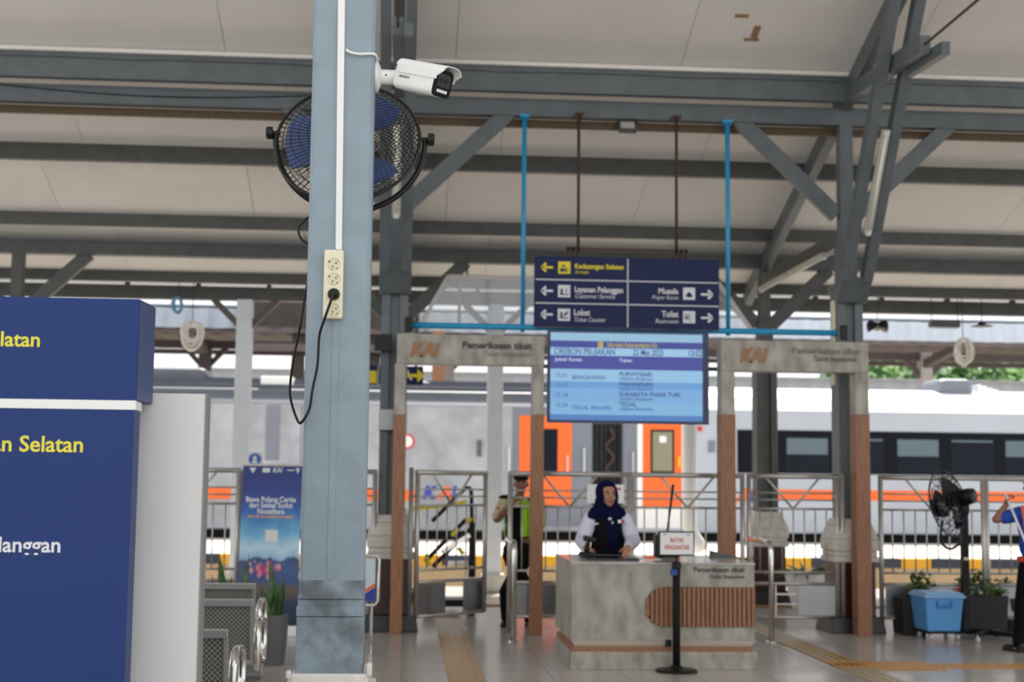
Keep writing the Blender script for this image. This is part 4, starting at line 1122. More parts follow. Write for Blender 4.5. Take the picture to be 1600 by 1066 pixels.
# ------------------------------------------------------------------ stainless fence, leaf gates and handrails
YN = 15.0
def fz(py): return at(980, py, YN).z
Z_TOP, Z_A, Z_B, Z_C, Z_D, Z_E, Z_F = fz(742), fz(768), fz(779), fz(793), fz(893), fz(911), fz(964)
def vtube(x, y, z0, z1, r): return MB().tube([(x,y,z0),(x,y,z1)], r, 10)
def fence_panel(xa, xb, label, cat='fence', group='stainless fence along the platform', ang=0.0, ztop=Z_TOP, feet=True, nb=None, sheet=None, name='platform_fence', vx=None, Y=YN, zlow=None):
    t = thing(name, (xa, Y, 0), label, cat, group)
    ca, sa = math.cos(ang), math.sin(ang)
    Lx = xb - xa
    def T(u, z): return V(xa + u*ca, Y + u*sa, z)
    R = .026
    zf = Z_F if zlow is None else zlow
    for u in (0, Lx): MB().tube([T(u, 0.0 if feet else zf), T(u, ztop)], R, 12).build('post', M['stainless'], t, smooth=True)
    MB().tube([T(-.02,ztop), T(Lx+.02,ztop)], R, 12).build('top_rail', M['stainless'], t, smooth=True)
    for z, r in ((Z_A,.009),(Z_B,.009),(Z_C,.013),(Z_D,.013),(Z_E,.018),(zf,.018)):
        MB().tube([T(0,z), T(Lx,z)], r, 8).build('rail', M['stainless'], t, smooth=True)
    n = nb or max(3, int(round(Lx/.125)) - 1)
    bar0 = None
    for k in range(1, n+1):
        MB().tube([T(Lx*k/(n+1),Z_D), T(Lx*k/(n+1),Z_C)], .008, 6).build('bar', M['stainless'], t, smooth=True)
    vc = vx if vx is not None else Lx/2
    h = min(.30, Lx*.42)
    for s in (-1, 1): MB().tube([T(vc,Z_C), T(vc+s*h,ztop)], .012, 8).build('v_brace', M['stainless'], t, smooth=True)
    for (u0, u1) in (sheet or []):
        p = [T(u0,zf+.02), T(u1,zf+.02), T(u1,Z_E-.02), T(u0,Z_E-.02)]
        MB().prism(p, (0,.006,0)).build('kick_sheet', M['sheet'], t)
    return t
X_ = lambda px: at(px, 800, YN).x
def full(xa, xb): L = xb-xa; return [(.04, L-.04)]
fence_panel(X_(215), X_(372), 'stainless fence panel between the white panel and the blue banner', sheet=full(X_(215),X_(372)))
fence_panel(X_(380), X_(585), 'stainless fence panel behind the blue banner and front column', sheet=full(X_(380),X_(585)))
fence_panel(X_(797), X_(983), 'stainless fence panel behind the left end of the counter', sheet=full(X_(797),X_(983)))
fence_panel(X_(987.5), X_(1160), 'stainless fence panel behind the right half of the counter', sheet=full(X_(987.5),X_(1160)))
fence_panel(X_(1376), X_(1536), 'stainless fence panel behind the standing fan', sheet=full(X_(1376),X_(1536)))
fence_panel(X_(1541.5), X_(1760), 'stainless fence panel behind the person at the right edge', sheet=full(X_(1539),X_(1760)))
Lg = X_(1308)-X_(1170)
lg = fence_panel(X_(1170), X_(1308), 'closed stainless gate leaf in the right ticket gate', cat='gate leaf', group='stainless gate leaves', feet=False, name='gate_leaf', nb=7, sheet=[(Lg*.55,Lg-.03)])
MB().box(X_(1210),X_(1212),YN-.01,YN+.01,Z_F,Z_E).box(X_(1212),X_(1243),YN-.008,YN+.008,fz(929),fz(926)).box(X_(1212),X_(1243),YN-.008,YN+.008,fz(944),fz(942)).build('latch_frame', M['stainless'], lg)
vt_ = MB().tube([(X_(1316),YN,0),(X_(1316),YN,Z_TOP+.04)],.028,12)
tag(vt_.build('gate_post', M['stainless'], smooth=True), 'stainless post at the right side of the closed gate leaf', 'post', 'stainless gate posts')
vt_ = MB().tube([(at(642,800,YN-.05).x,YN-.05,0),(at(642,800,YN-.05).x,YN-.05,Z_TOP+.05)],.024,12)
tag(vt_.build('gate_post', M['stainless'], smooth=True), 'stainless post beside the left gate post where the open leaf hangs', 'post', 'stainless gate posts')
ang = math.radians(42)
Ll = 1.0
lf = fence_panel(at(652,800,14.9).x, at(652,800,14.9).x+Ll, 'stainless gate leaf standing open in the left ticket gate', cat='gate leaf', group='stainless gate leaves', feet=False, name='gate_leaf', nb=6, ang=ang, Y=14.9, sheet=[(.03,.42),(.68,Ll-.03)])
for z in (Z_E-.1, Z_B): MB().tube([(at(642,800,14.95).x,14.95,z),(at(652,800,14.9).x,14.9,z)],.012,8).build('hinge', M['stainless'], lf)
def handrail(px, label):
    Yh = fl(px,1004).y; x = at(px,920,Yh).x; zt = at(px,848,Yh).z
    t = thing('handrail', (x,Yh,0), label, 'handrail', 'bent stainless handrails')
    pts = [V(x,Yh,0.01),V(x,Yh,zt-.10),V(x,Yh+.015,zt-.045),V(x,Yh+.05,zt-.01),V(x,Yh+.11,zt),V(x,YN-.03,zt)]
    MB().tube(pts, .027, 12).build('rail_tube', M['chrome'], t, smooth=True)
    MB().lathe([(.055,0.0),(.055,.008),(.034,.014)],(x,Yh,.001),20).build('floor_flange', M['chrome'], t)
    return t
handrail(1205, 'bent stainless handrail right of the counter')
handrail(803, 'bent stainless handrail in the left ticket gate')
# ------------------------------------------------------------------ inspection counter
pc0 = fl(892,1047); YC0 = pc0.y; cx0 = pc0.x; cx1 = fl(1183,1047).x; YC1 = YC0 + 1.25
zc = at(1040,879,YC0).z
t = thing('ticket_counter', ((cx0+cx1)/2, (YC0+YC1)/2, 0), 'weathered concrete-look ticket inspection counter with a slatted wood inlay', 'counter')
zs0, zs1 = at(1040,1001,YC0).z, zc
MB().box(cx0,cx1-.02,YC0,YC1,zs0,zc-.02).build('body', M['concrete'], t, bevel=.004)
MB().box(cx0-.004,cx1-.015,YC0-.004,YC1+.004,zc-.02,zc).build('top', M['concrete_top'], t, bevel=.003)
zst = at(1040,1019,YC0).z
MB().frustum(cx0+.035,cx1-.05,YC0+.035,YC1-.03,at(1040,1011,YC0).z, cx0,cx1-.01,YC0-.012,YC1,zs0).build('bevel_strip', mat('cream_reflection_strip', rgb(232,222,208), .12, 0.1), t)  # pale cream paints in the bright reflection on the bevel
MB().box(cx0+.01,cx1-.05,YC0+.015,YC1-.02,zst,at(1040,1011,YC0).z).build('wood_strip', M['wood'], t)
MB().box(cx0-.002,cx1+.0,YC0-.002,YC1,0,zst).build('base', M['concrete'], t, bevel=.004)
# slatted inlay with a rounded left end
ix0, ix1 = at(1008,948,YC0).x, at(1180,948,YC0).x; iz0, iz1 = at(1090,979.5,YC0).z, at(1090,917.5,YC0).z
rz = (iz1-iz0)/2; czz = (iz0+iz1)/2
back = [(ix1,YC0-.004,iz0),(ix1,YC0-.004,iz1)] + [(ix0+rz+rz*math.cos(PI/2+PI*k/14), YC0-.004, czz+rz*math.sin(PI/2+PI*k/14)) for k in range(15)]
inl = MB().prism(back, (0,.005,0)).build('inlay', M['wood_dark'], t)
NS = 24; pw = (ix1-ix0)/NS
for k in range(NS):
    xa = ix0 + pw*(k+.10); xb = ix0 + pw*(k+.86); xm = (xa+xb)/2
    hh = rz if xm > ix0+rz else math.sqrt(max(0, rz*rz-(ix0+rz-xm)**2))
    if hh < .02: continue
    MB().box(xa,xb,YC0-.022,YC0-.003,czz-hh,czz+hh).build('slat', M['wood'], inl, bevel=.003)
s_ = at(801,900,YC0).x-at(800,900,YC0).x
q = at(1163,891,YC0); text('Pemeriksaan tiket', .062, (q.x,YC0-.003,q.z), M['ink'], t, align='RIGHT', bold=.001, width=81*s_)
q = at(1163,901.5,YC0); text('Ticket Inspection', .052, (q.x,YC0-.003,q.z), M['ink'], t, align='RIGHT', shear=.25, width=56*s_)
q = at(1044,1005,YC0); MB().cbox((q.x,YC0-.006,q.z),.05,.02,.055).build('black_clip', M['black'], t)
# things on the counter
q = fl(942,872,zc)
dm = tag(MB().box(at(906,871,12.75).x,at(985,871,12.75).x,12.25,12.72,zc,zc+.016).build('desk_mat', M['black_gloss'], bevel=.003), 'flat black device lying in front of the woman on the counter', 'tablet')
xs_ = at(916,860,12.6).x
t = thing('hand_scanner', (xs_,12.62,zc+.016), 'small black scanner standing at the left of the counter', 'scanner')
MB().frustum(xs_-.07,xs_+.08,12.56,12.69,zc+.016, xs_-.05,xs_+.05,12.58,12.67,zc+.055).build('stand', M['black'], t, bevel=.006)
MB().frustum(xs_-.02,xs_+.03,12.60,12.65,zc+.055, xs_+.0,xs_+.04,12.59,12.64,zc+.14).build('handle', M['black'], t, bevel=.008)
MB().obox((xs_+.03,12.615,zc+.165), Matrix.Rotation(.2,3,'Y'), .11,.07,.05).build('head', M['black'], t, bevel=.012)
q = at(1008,872,12.5)
tag(MB().box(at(985,871,12.6).x,at(1026,871,12.6).x,12.35,12.70,zc,zc+.004).build('paper_sheet', M['paper']), 'white sheet of paper on the counter right of the woman', 'paper')
tag(MB().box(at(1006,871,12.6).x,at(1020,871,12.6).x,12.45,12.55,zc+.004,zc+.02).build('orange_pad', M['orange'], bevel=.004), 'small orange pad on the white paper on the counter', 'pad')
xm = at(1042,830,12.85).x
t = thing('desk_microphone', (xm,12.85,zc), 'black desk box with a tall thin leaning rod behind the boundary sign', 'microphone')
MB().box(xm-.11,xm+.11,12.80,12.95,zc,zc+.20).build('box', M['black'], t, bevel=.01)
MB().tube([(xm,12.85,zc+.20),(at(1052,757,12.85).x,12.85,at(1052,757,12.85).z)],.010,8,rads=[.008,.012]).build('rod', M['black'], t, smooth=True)
xw_ = at(1132,862,12.9).x
t = tag(MB().add([(xw_-.13,12.75,zc),(xw_+.15,12.75,zc),(xw_+.15,12.95,zc),(xw_-.13,12.95,zc),(xw_-.13,12.75,zc+.05),(xw_-.13,12.95,zc+.06)],[(0,3,2,1),(0,1,4),(1,2,5,4),(2,3,5),(0,4,5,3)]).build('wedge_stand', M['steel_dark']), 'grey wedge-shaped stand at the right back of the counter top', 'stand')
# ------------------------------------------------------------------ boundary sign on its post
q = fl(1057,1050); Yq = q.y; xq_ = q.x
t = thing('boundary_stand', (xq_,Yq,0), 'black post with a framed white boundary notice in front of the counter', 'stand')
MB().lathe([(.175,0),(.175,.010),(.165,.022),(.06,.032),(.045,.05)],(xq_,Yq,0),32).build('base_plate', M['black'], t)
ztp = at(1057,884,Yq).z
MB().tube([(xq_,Yq,.03),(xq_,Yq,ztp)],.032,16).build('post', M['black_matte'], t, smooth=True)
MB().lathe([(.038,0),(.040,.02),(.040,.05),(.030,.065)],(xq_,Yq,ztp-.03),20).build('cap', M['black'], t)
MB().cbox((xq_-.028,Yq-.03,ztp-.055),.055,.03,.05).build('belt_clip', mat('belt_blue', rgb(34,74,140), .5), t, bevel=.004)
fa, fb = at(1029,830,Yq), at(1085,869,Yq)
MB().tube([(xq_,Yq,ztp+.02),(xq_,Yq,fb.z+.02)],.009,8).build('neck', M['black'], t)
f_ = MB().box(fa.x,fb.x,Yq-.012,Yq+.012,fb.z,fa.z).build('frame', M['black'], t, bevel=.004)
MB().box(fa.x+.012,fb.x-.012,Yq-.015,Yq-.011,fb.z+.012,fa.z-.012).build('notice', M['paper'], f_)
fx = (fa.x+fb.x)/2; RT = mat('faded_red_ink', rgb(206,120,112), .6)
text('BATAS', .052, (fx,Yq-.016,fa.z-.075), RT, f_, align='CENTER', bold=.001, width=.11)
text('PENGANTAR', .052, (fx,Yq-.016,fa.z-.135), RT, f_, align='CENTER', bold=.001, width=.21)
for sx in (-.10,.10): MB().cbox((fx+sx,Yq-.016,fa.z-.028),.03,.002,.008).build('small_mark', mat('notice_mark', rgb(110,130,170), .6), f_)
# white notice on the fence behind the woman
a, b_ = at(917,757,14.94), at(975,787,14.94)
t = thing('fence_notice', ((a.x+b_.x)/2,14.94,b_.z), 'white notice on the fence behind the head of the woman', 'notice')
MB().box(a.x,b_.x,14.93,14.94,b_.z,a.z).build('sheet', M['white'], t)
MB().cbox((b_.x-.06,14.928,a.z-.045),.05,.003,.02).build('red_mark', M['red'], t)
zz = a.z-.12; xx = b_.x-.075
MB().prism([(xx-.006,14.927,zz+.03),(xx-.006,14.927,zz),(xx-.02,14.927,zz),(xx,14.927,zz-.03),(xx+.02,14.927,zz),(xx+.006,14.927,zz),(xx+.006,14.927,zz+.03)],(0,.003,0)).build('arrow', M['ink'], t)

# ------------------------------------------------------------------ people
def head_solids(b, c, f, s=1.0):
    """skull, jaw, nose, brow, ears, neck root; f = facing (unit xy), c = head centre"""
    r = V(f.y,-f.x,0); u = V(0,0,1); R = Matrix((r, f, u)).transposed()
    P = lambda x,y,z: c + (r*x+f*y+u*z)*s
    b.ell(P(0,-.008,.025),(.074*s,.092*s,.092*s),R).ell(P(0,.022,-.045),(.056*s,.064*s,.066*s),R).ell(P(0,.048,-.088),(.030*s,.030*s,.024*s),R)
    b.ell(P(0,.070,.030),(.052*s,.018*s,.018*s),R).ell(P(0,.088,-.004),(.0105*s,.014*s,.030*s),R).ell(P(0,.096,-.020),(.016*s,.012*s,.011*s),R)
    b.ell(P(-.036,.066,-.022),(.024*s,.018*s,.020*s),R).ell(P(.036,.066,-.022),(.024*s,.018*s,.020*s),R)
    for x in (-1,1): b.ell(P(x*.076,-.004,-.006),(.009*s,.020*s,.030*s),R)
    return P, R
def face_parts(P, R, t, s=1.0):
    for x in (-1,1):
        e = MB().ell(P(x*.031,.0785,.010),(.0135*s,.006*s,.0058*s),R).build('eye', M['eye'], t, smooth=True)
        MB().ell(P(x*.030,.0845,.010),(.0078*s,.003*s,.0062*s),R).build('iris', M['iris'], e, smooth=True)
        MB().ell(P(x*.033,.086,.033),(.022*s,.005*s,.0045*s),R).build('eyebrow', M['brow'], t, smooth=True)
    MB().ell(P(0,.0905,-.052),(.024*s,.007*s,.0055*s),R).ell(P(0,.089,-.061),(.019*s,.007*s,.006*s),R).build('mouth', M['lip'], t, smooth=True)
def hand_solids(b, w, d, n, side=1, curl=.5, s=1.0):
    d = Vector(d).normalized(); n = Vector(n); n = (n - d*n.dot(d)).normalized(); sd = d.cross(n).normalized()
    R = Matrix((sd, d, n)).transposed()
    b.ell(w + d*.046*s,(.040*s,.052*s,.016*s),R); b.tube([w - d*.03*s, w + d*.03*s], .026*s, 10)
    for i, L in zip((-1.5,-.5,.5,1.5),(.88,1.0,1.04,.80) if side > 0 else (.80,1.04,1.0,.88)):
        p_ = w + d*.082*s + sd*.0185*i*s; a = .15; pts = [(w + d*.05*s + sd*.016*i*s, .0095*s), (p_, .0095*s)]
        for seg in (.040,.027,.021):
            a += curl*.75; p_ = p_ + (d*math.cos(a) + n*math.sin(a))*seg*L*s; pts.append((p_, .0082*s))
        b.limb(*pts)
    th = w + d*.022*s + sd*side*.030*s; dd = (d*.65 + sd*side*.65 + n*.35).normalized()
    p1 = th + dd*.040*s; p2 = p1 + (d*.8 + n*.5 + sd*side*.15).normalized()*.030*s
    b.limb((th,.012*s),(p1,.0105*s),(p2,.0088*s))
def person(name, loc, label, cfg):
    """cfg: joints in world space"""
    t = thing(name, loc, label, 'person')
    J = cfg; f = J['face']; fb_ = J['body']; r = V(fb_.y,-fb_.x,0); R = Matrix((r, fb_, V(0,0,1))).transposed()
    pel, che, nk, hd = J['pelvis'], J['chest'], J['neck'], J['head']
    b = MB()
    P, Rh = head_solids(b, hd, f, J.get('hs',1))
    b.limb((nk - V(0,0,.05),.058),(nk+V(0,0,.02),.050),(hd - V(0,0,.05),.048))
    w = J.get('w',1.0)
    def torso(b, g):
        b.ell(che,(.165*w+g,.105+g,.19+g),R).ell((che+pel)/2,(.140*w+g,.098+g,.19+g),R).ell(pel,(.165*w+g,.115+g,.14+g),R)
        b.limb((J['sh'][0],.058+g),(che+V(0,0,.12),.075+g),(J['sh'][1],.058+g))
    torso(b, -.006)
    for k in (0,1):
        b.limb((J['sh'][k],.050),(J['el'][k],.038),(J['wr'][k],.026))
        hand_solids(b, J['wr'][k], J['hd_dir'][k], J['hd_n'][k], J['hd_side'][k], J.get('curl',(.5,.5))[k], J.get('hand_s',1.0))
        b.limb((pel+r*(.09 if k else -.09)*w,.078),(J['kn'][k],.054),(J['an'][k],.038))
        b.ell(J['an'][k]+J['toe'][k]*.06-V(0,0,.05),(.040,.10,.032),R)
    body = remesh(b.build('body', J['skin'], t, smooth=True), J.get('vox',.0065), 5)
    face_parts(P, Rh, t, J.get('hs',1))
    # trousers and shoes
    b = MB(); b.ell(pel,(.172*w,.122,.13),R).ell(pel+V(0,0,.06),(.158*w,.115,.10),R)
    for k in (0,1): b.limb((pel+r*(.088 if k else -.088)*w,.092),(J['kn'][k],.073),(J['an'][k]+V(0,0,.01),.062))
    remesh(b.build('trousers', J['trouser'], t, smooth=True), .011, 6)
    for k in (0,1):
        b = MB(); a = J['an'][k]; tw_ = J['toe'][k]; rr_ = V(tw_.y,-tw_.x,0); R2 = Matrix((rr_, tw_, V(0,0,1))).transposed()
        z0 = J['foot_z']
        c = V(a.x,a.y,z0)
        b.ell(c+tw_*.09+V(0,0,.036),(.046,.115,.036),R2).ell(c-tw_*.02+V(0,0,.055),(.044,.062,.055),R2).obox(c+tw_*.06+V(0,0,.010),R2,.080,.25,.020)
        remesh(b.build('shoe', M['shoe'], t, smooth=True), .008, 3)
    return t, torso, R, r, P, Rh
Z0 = V(0,0,0)
# -- woman behind the counter
Yw = 13.48
hx = at(949,773,Yw).x; bx = at(949,830,Yw).x
fb_ = V(.06,-1,0).normalized(); fh = V(.20,-.98,0).normalized()
zsh = at(950,806,Yw).z
wl, wr_ = at(921,864,12.72), at(984,863,12.80); zc_h = zc + .045
wl = V(wl.x-.015,12.86,zc+.075); wr_ = V(wr_.x-.005,12.88,zc+.080)
cfg = dict(face=fh, body=fb_, pelvis=V(bx,Yw+.02,.84), chest=V(bx+.01,Yw,zsh-.12), neck=V(hx-.005,Yw,zsh+.05), head=V(hx,Yw-.02,at(949,774,Yw).z),
    sh=(V(bx-.165,Yw,zsh-.03),V(bx+.165,Yw,zsh-.03)), el=(V(at(910,842,13.3).x,13.34,at(905,846,13.3).z),V(at(991,842,13.3).x,13.34,at(995,846,13.3).z)),
    wr=(wl,wr_), hd_dir=(V(.25,-1,-.35),V(-.35,-1,-.40)), hd_n=(V(.2,0,-1),V(-.2,0,-1)), hd_side=(1,-1), curl=(.45,.5), hand_s=.95,
    kn=(V(bx-.09,Yw-.01,.45),V(bx+.09,Yw-.01,.45)), an=(V(bx-.09,Yw+.02,.08),V(bx+.09,Yw+.02,.08)), toe=(V(-.1,-1,0).normalized(),V(.1,-1,0).normalized()), foot_z=0.0,
    skin=M['skin'], trouser=M['black_cloth'], w=.92, hs=1.0)
wm, torso, R, r, P, Rh = person('person', V(bx,Yw,0), 'woman in a navy headscarf, black vest and white sleeves standing behind the counter', cfg)
b = MB()
for k in (0,1):
    S, E, Wp = cfg['sh'][k], cfg['el'][k], cfg['wr'][k]
    b.limb((S,.070),((S+E)/2,.074),(E,.068),((E+Wp)/2,.060),(Wp+(E-Wp)*.08,.040))
b.ell(cfg['chest']+V(0,0,.02),(.165,.108,.17),R)
b.ell(cfg['chest']+V(0,0,-.16),(.155,.105,.17),R)
remesh(b.build('shirt', M['sleeve'], wm, smooth=True), .010, 6)
b = MB(); c = cfg['chest']
b.ell(c+V(0,-.005,-.01),(.182,.126,.185),R).ell(c+V(0,-.005,-.20),(.178,.126,.20),R).ell(c+V(0,0,-.36),(.172,.130,.13),R)
b.limb((c+r*-.13+V(0,0,.09),.064),(c+r*.13+V(0,0,.09),.064))
vs_ = remesh(b.build('vest', M['vest'], wm, smooth=True), .010, 5)
fwd = fb_
def on_chest(px, py, d=.135): 
    q = at(px, py, Yw-d); return q
for nm, px, py, w_, h_, m_, d in (('white_flag_half',968,815,.030,.030,M['white'],.148),('red_flag_half',973.5,815,.026,.030,M['red'],.146)):
    q = on_chest(px,py,d); MB().cbox(q,w_,.012,h_).build(nm, m_, vs_)
q = on_chest(930,819,.140); MB().obox(q, Matrix.Rotation(-.15,3,'Y'), .060,.012,.012).build('name_strip', M['off_white'], vs_)
# headscarf: hood with the face left open, cape over the shoulders, long front end
hc = cfg['head']; b = MB(); Ph = P
hs = 1.0
b.ell(P(0,-.040,.030),(.108*hs,.098*hs,.120*hs),Rh).ell(P(0,-.030,-.05),(.096*hs,.080*hs,.09*hs),Rh).ell(P(0,.000,.098),(.070*hs,.072*hs,.040*hs),Rh)
b.ell(P(0,.010,-.135),(.075,.075,.05),Rh)
for x in (-1,1): b.ell(P(x*.076*hs,.012,-.02),(.024,.046,.095),Rh)
for x in (-1,1): b.ell(P(x*.048,.026,-.098),(.032,.040,.032),Rh)
b.limb((P(0,-.02,-.10),.085),(cfg['chest']+V(0,-.01,.13),.105))
nkp = cfg['chest']+V(0,-.05,.12)
for x, k in ((-1,0),(1,1)): b.limb((P(x*.050,-.035,-.06),.066),(P(x*.062,-.03,-.135),.066),((cfg['sh'][k]*.75+cfg['neck']*.25)+V(0,-.01,.045),.052))
b.limb((nkp+V(0,.03,.03),.062),(cfg['sh'][0]+V(.02,-.035,.035),.055),(cfg['sh'][0]+V(-.035,-.06,-.035),.022))
b.limb((nkp+V(0,.03,.03),.062),(cfg['sh'][1]+V(-.03,-.02,.035),.05))
R3 = Matrix.Rotation(-.10,3,'Y')
b.ell(on_chest(957,836,.118),(.058,.026,.215),R3).ell(on_chest(953,806,.085),(.085,.055,.075))

hj = remesh(b.build('headscarf', M['hijab'], wm, smooth=True), .009, 5)
for px, py, w_ in ((953,811,.035),(957,817,.018)):
    q = on_chest(px,py,.150); MB().ell(q,(w_/2,.010,.013)).build('pin', M['off_white'], hj)
# -- guard beyond the fence, hand raised to the mouth
Yg = 15.62
gx = at(810,860,Yg).x
def G(px, py, dy=0): return at(px, py, Yg+dy)
gf = V(-.1,-1,0).normalized()
cfg = dict(face=gf, body=gf, pelvis=V(gx,Yg,G(810,868).z), chest=V(gx+.01,Yg,G(815,805).z), neck=V(gx+.01,Yg,G(815,778).z), head=V(gx+.02,Yg-.02,G(816,757).z),
    sh=(G(789,785),G(841,785)), el=(G(776,812,-.12),G(846,822,-.10)), wr=(G(803,783,-.26),G(836,838,-.28)), hd_dir=(V(.55,.1,.75),V(-.5,-.2,-.4)), hd_n=(V(.6,.6,-.2),V(-.3,.6,.3)), hd_side=(-1,1), curl=(.8,.8),
    kn=(G(790,925,-.05),G(826,925,-.02)), an=(V(G(791,960).x,Yg-.02,.08),V(G(826,960).x,Yg-.1,.08)), toe=(V(-.25,-1,0).normalized(),V(.25,-1,0).normalized()), foot_z=0.0,
    skin=M['skin_dark'], trouser=M['black_cloth'], vox=.0075)
gd, torso, R, r, P, Rh = person('person', V(gx,Yg,0), 'guard in black cap and neon green vest behind the left gate, hand at face', cfg)
b = MB()
for k in (0,1):
    S, E = cfg['sh'][k], cfg['el'][k]; b.limb((S,.076),(E+(S-E)*.15,.066))
b.ell(cfg['chest']+V(0,0,.02),(.178,.118,.19),R)
for k in (0,1): MB().ell(cfg['sh'][k]+V(0,-.01,.055),(.07,.07,.028)).build('epaulette', M['black_cloth'], gd, smooth=True)
remesh(b.build('shirt', M['beige_shirt'], gd, smooth=True), .011, 5)
S, E = cfg['sh'][0], cfg['el'][0]; q = S+(E-S)*.45
MB().ell(q+V(-.03,-.05,0),(.03,.02,.035)).build('sleeve_patch', M['red'], gd, smooth=True)
b = MB(); c = cfg['chest']
b.ell(c+V(0,0,-.01),(.176,.130,.195),R).ell((c+cfg['pelvis'])/2,(.165,.130,.22),R).ell(cfg['pelvis']+V(0,0,.06),(.176,.132,.11),R)
b.limb((c+r*-.13+V(0,0,.12),.066),(c+r*.13+V(0,0,.12),.066))
vv = remesh(b.build('vest', M['black_cloth'], gd, smooth=True), .011, 5)
def neon_panel(x0, x1):
    b = MB(); vs = []; n = 8
    for j in range(n+1):
        z = G(810,782).z + (G(810,838).z-G(810,782).z)*j/n
        for i in range(5):
            x = x0 + (x1-x0)*i/4
            vs.append(V(gx+x, Yg-.142*math.sqrt(max(.05,1-(x/.20)**2))-.004, z))
    nv = len(vs); vs += [v+V(0,.02,0) for v in vs]; fs = []
    for j in range(n):
        for i in range(4):
            a = j*5+i; fs += [(a,a+5,a+6,a+1),(nv+a,nv+a+1,nv+a+6,nv+a+5)]
    return b.add(vs, fs)
for xa, xb in ((.012,.085),(-.165,-.152),(.092,.13)):
    neon_panel(xa, xb).build('neon_panel', M['neon'], gd, smooth=True)
b = MB(); b.ell(P(0,-.008,.075),(.088,.102,.055),Rh).ell(P(0,.085,.052),(.066,.050,.010),Rh)
remesh(b.build('cap', M['black_cloth'], gd, smooth=True), .008, 3)
# -- person at the right edge carrying a white pole
Ym = 13.3
mx = at(1617,850,Ym).x
def Q(px, py, dy=0): return at(px, py, Ym+dy)
mf = V(-.25,.97,0).normalized()
cfg = dict(face=mf, body=mf, pelvis=V(mx,Ym,Q(1615,888).z), chest=V(mx,Ym,Q(1615,822).z), neck=V(mx,Ym,Q(1615,790).z), head=V(mx,Ym+.02,Q(1615,768).z+.05),
    sh=(Q(1594,803),Q(1642,803)), el=(Q(1556,812,.02),Q(1660,850,.0)), wr=(Q(1572,789,.0),Q(1650,880,.12)), hd_dir=(V(.12,0,1),V(-.2,.3,-.9)), hd_n=(V(.95,-.3,.0),V(-.9,.2,0)), hd_side=(-1,1), curl=(1.25,.7),
    kn=(Q(1597,945,.02),Q(1634,945,.02)), an=(V(Q(1592,1000).x,Ym,.08),V(Q(1638,1000).x,Ym,.08)), toe=(V(-.35,.93,0).normalized(),V(.1,1,0).normalized()), foot_z=0.0,
    skin=M['skin_dark'], trouser=M['black_cloth'], w=.98)
mn, torso, R, r, P, Rh = person('person', V(mx,Ym,0), 'person in a blue shirt and black trousers cut by the right edge, fist raised', cfg)
b = MB(); c = cfg['chest']
b.ell(c,(.178,.122,.20),R).ell((c+cfg['pelvis'])/2+V(0,0,.02),(.166,.120,.18),R)
b.limb((cfg['sh'][0],.070),(c+V(0,0,.12),.085),(cfg['sh'][1],.070))
for k in (0,1):
    S, E = cfg['sh'][k], cfg['el'][k]; b.limb((S,.074),(S+(E-S)*.62,.066))
remesh(b.build('shirt', M['blue_shirt'], mn, smooth=True), .010, 5)
zb = Q(1610,874).z
bl = MB().lathe([(.165,-.025),(.172,-.02),(.172,.02),(.165,.025)],V(0,0,0),28)
bl.v = [V(mx + v.x*1.02, Ym + v.y*.72, zb + v.z) for v in bl.v]
bl.build('belt', M['belt'], mn)
st_ = MB(); stp = [V(Q(1592,800).x,Ym-.075,Q(1592,790).z),V(Q(1593,812).x,Ym-.120,Q(1593,812).z),V(Q(1595,840).x,Ym-.128,Q(1595,840).z),V(Q(1597,872).x,Ym-.130,Q(1597,872).z)]
for a_, b2 in zip(stp, stp[1:]): st_.bar(a_, b2, .035, .008, up=(0,1,0))
st_.build('shoulder_strap', M['strap'], mn)
pole = MB().tube([Q(1571,772,-.03),Q(1604,852,-.16),Q(1640,940,-.30)],.011,10)
tag(pole.build('white_pole', M['white'], smooth=True), 'thin white pole held in the raised fist at the right edge', 'pole')
# ------------------------------------------------------------------ standing fan at the right
q = fl(1510,1000); Yf = q.y; xf = q.x
t = thing('standing_fan', (xf,Yf,0), 'tall black standing fan in front of the fence beside the blue box', 'fan')
zk = at(1509,800,Yf).z
MB().box(xf-.036,xf+.036,Yf-.036,Yf+.036,.09,zk).build('mast', M['black'], t, bevel=.006)
MB().cbox((xf,Yf-.042,at(1509,873,Yf).z),.05,.006,.03).build('label_plate', M['off_white'], t)
for a in (-.22,.22):
    MB().bar((xf+.22+a,Yf-.28,.075),(xf+.22-a,Yf+.28,.075),.05,.05).build('foot_bar', M['black'], t, bevel=.005)
for sx in (-1,1):
    for sy in (-1,1):
        cc = V(xf+.22+sx*.21,Yf+sy*.27,.032)
        MB().lathe([(.032,-.012),(.032,.012)], cc, 14, Matrix.Rotation(PI/2,3,'Y')).cbox(cc+V(0,0,.03),.03,.03,.03).build('caster', M['off_white'] if sy < 0 else M['black'], t)
fcc = at(1482,787,Yf-.05)
Rs = Matrix.Rotation(math.radians(38),3,'Z') @ Matrix.Rotation(math.radians(90-12),3,'X')    # fan axis
axis = Rs @ V(0,0,1)
if axis.x > 0: Rs = Rs @ Matrix.Rotation(PI,3,'X'); axis = Rs @ V(0,0,1)
fan_cage(fcc, Rs, .345, .085, M['wire'], t, nrad=26, r=.0036, rings=4)
blades(fcc, Rs, .33, M['black'], t, n=3, r0=.07)
hub = fcc - axis*.02
MB().lathe([(.03,.07),(.10,.06),(.12,.02),(.12,-.03),(.09,-.06),(.03,-.07)], fcc + V(-.10,-.06,-.02), 24, Rs).build('front_hub', M['black_gloss'], t)
mc = at(1500,779,Yf)
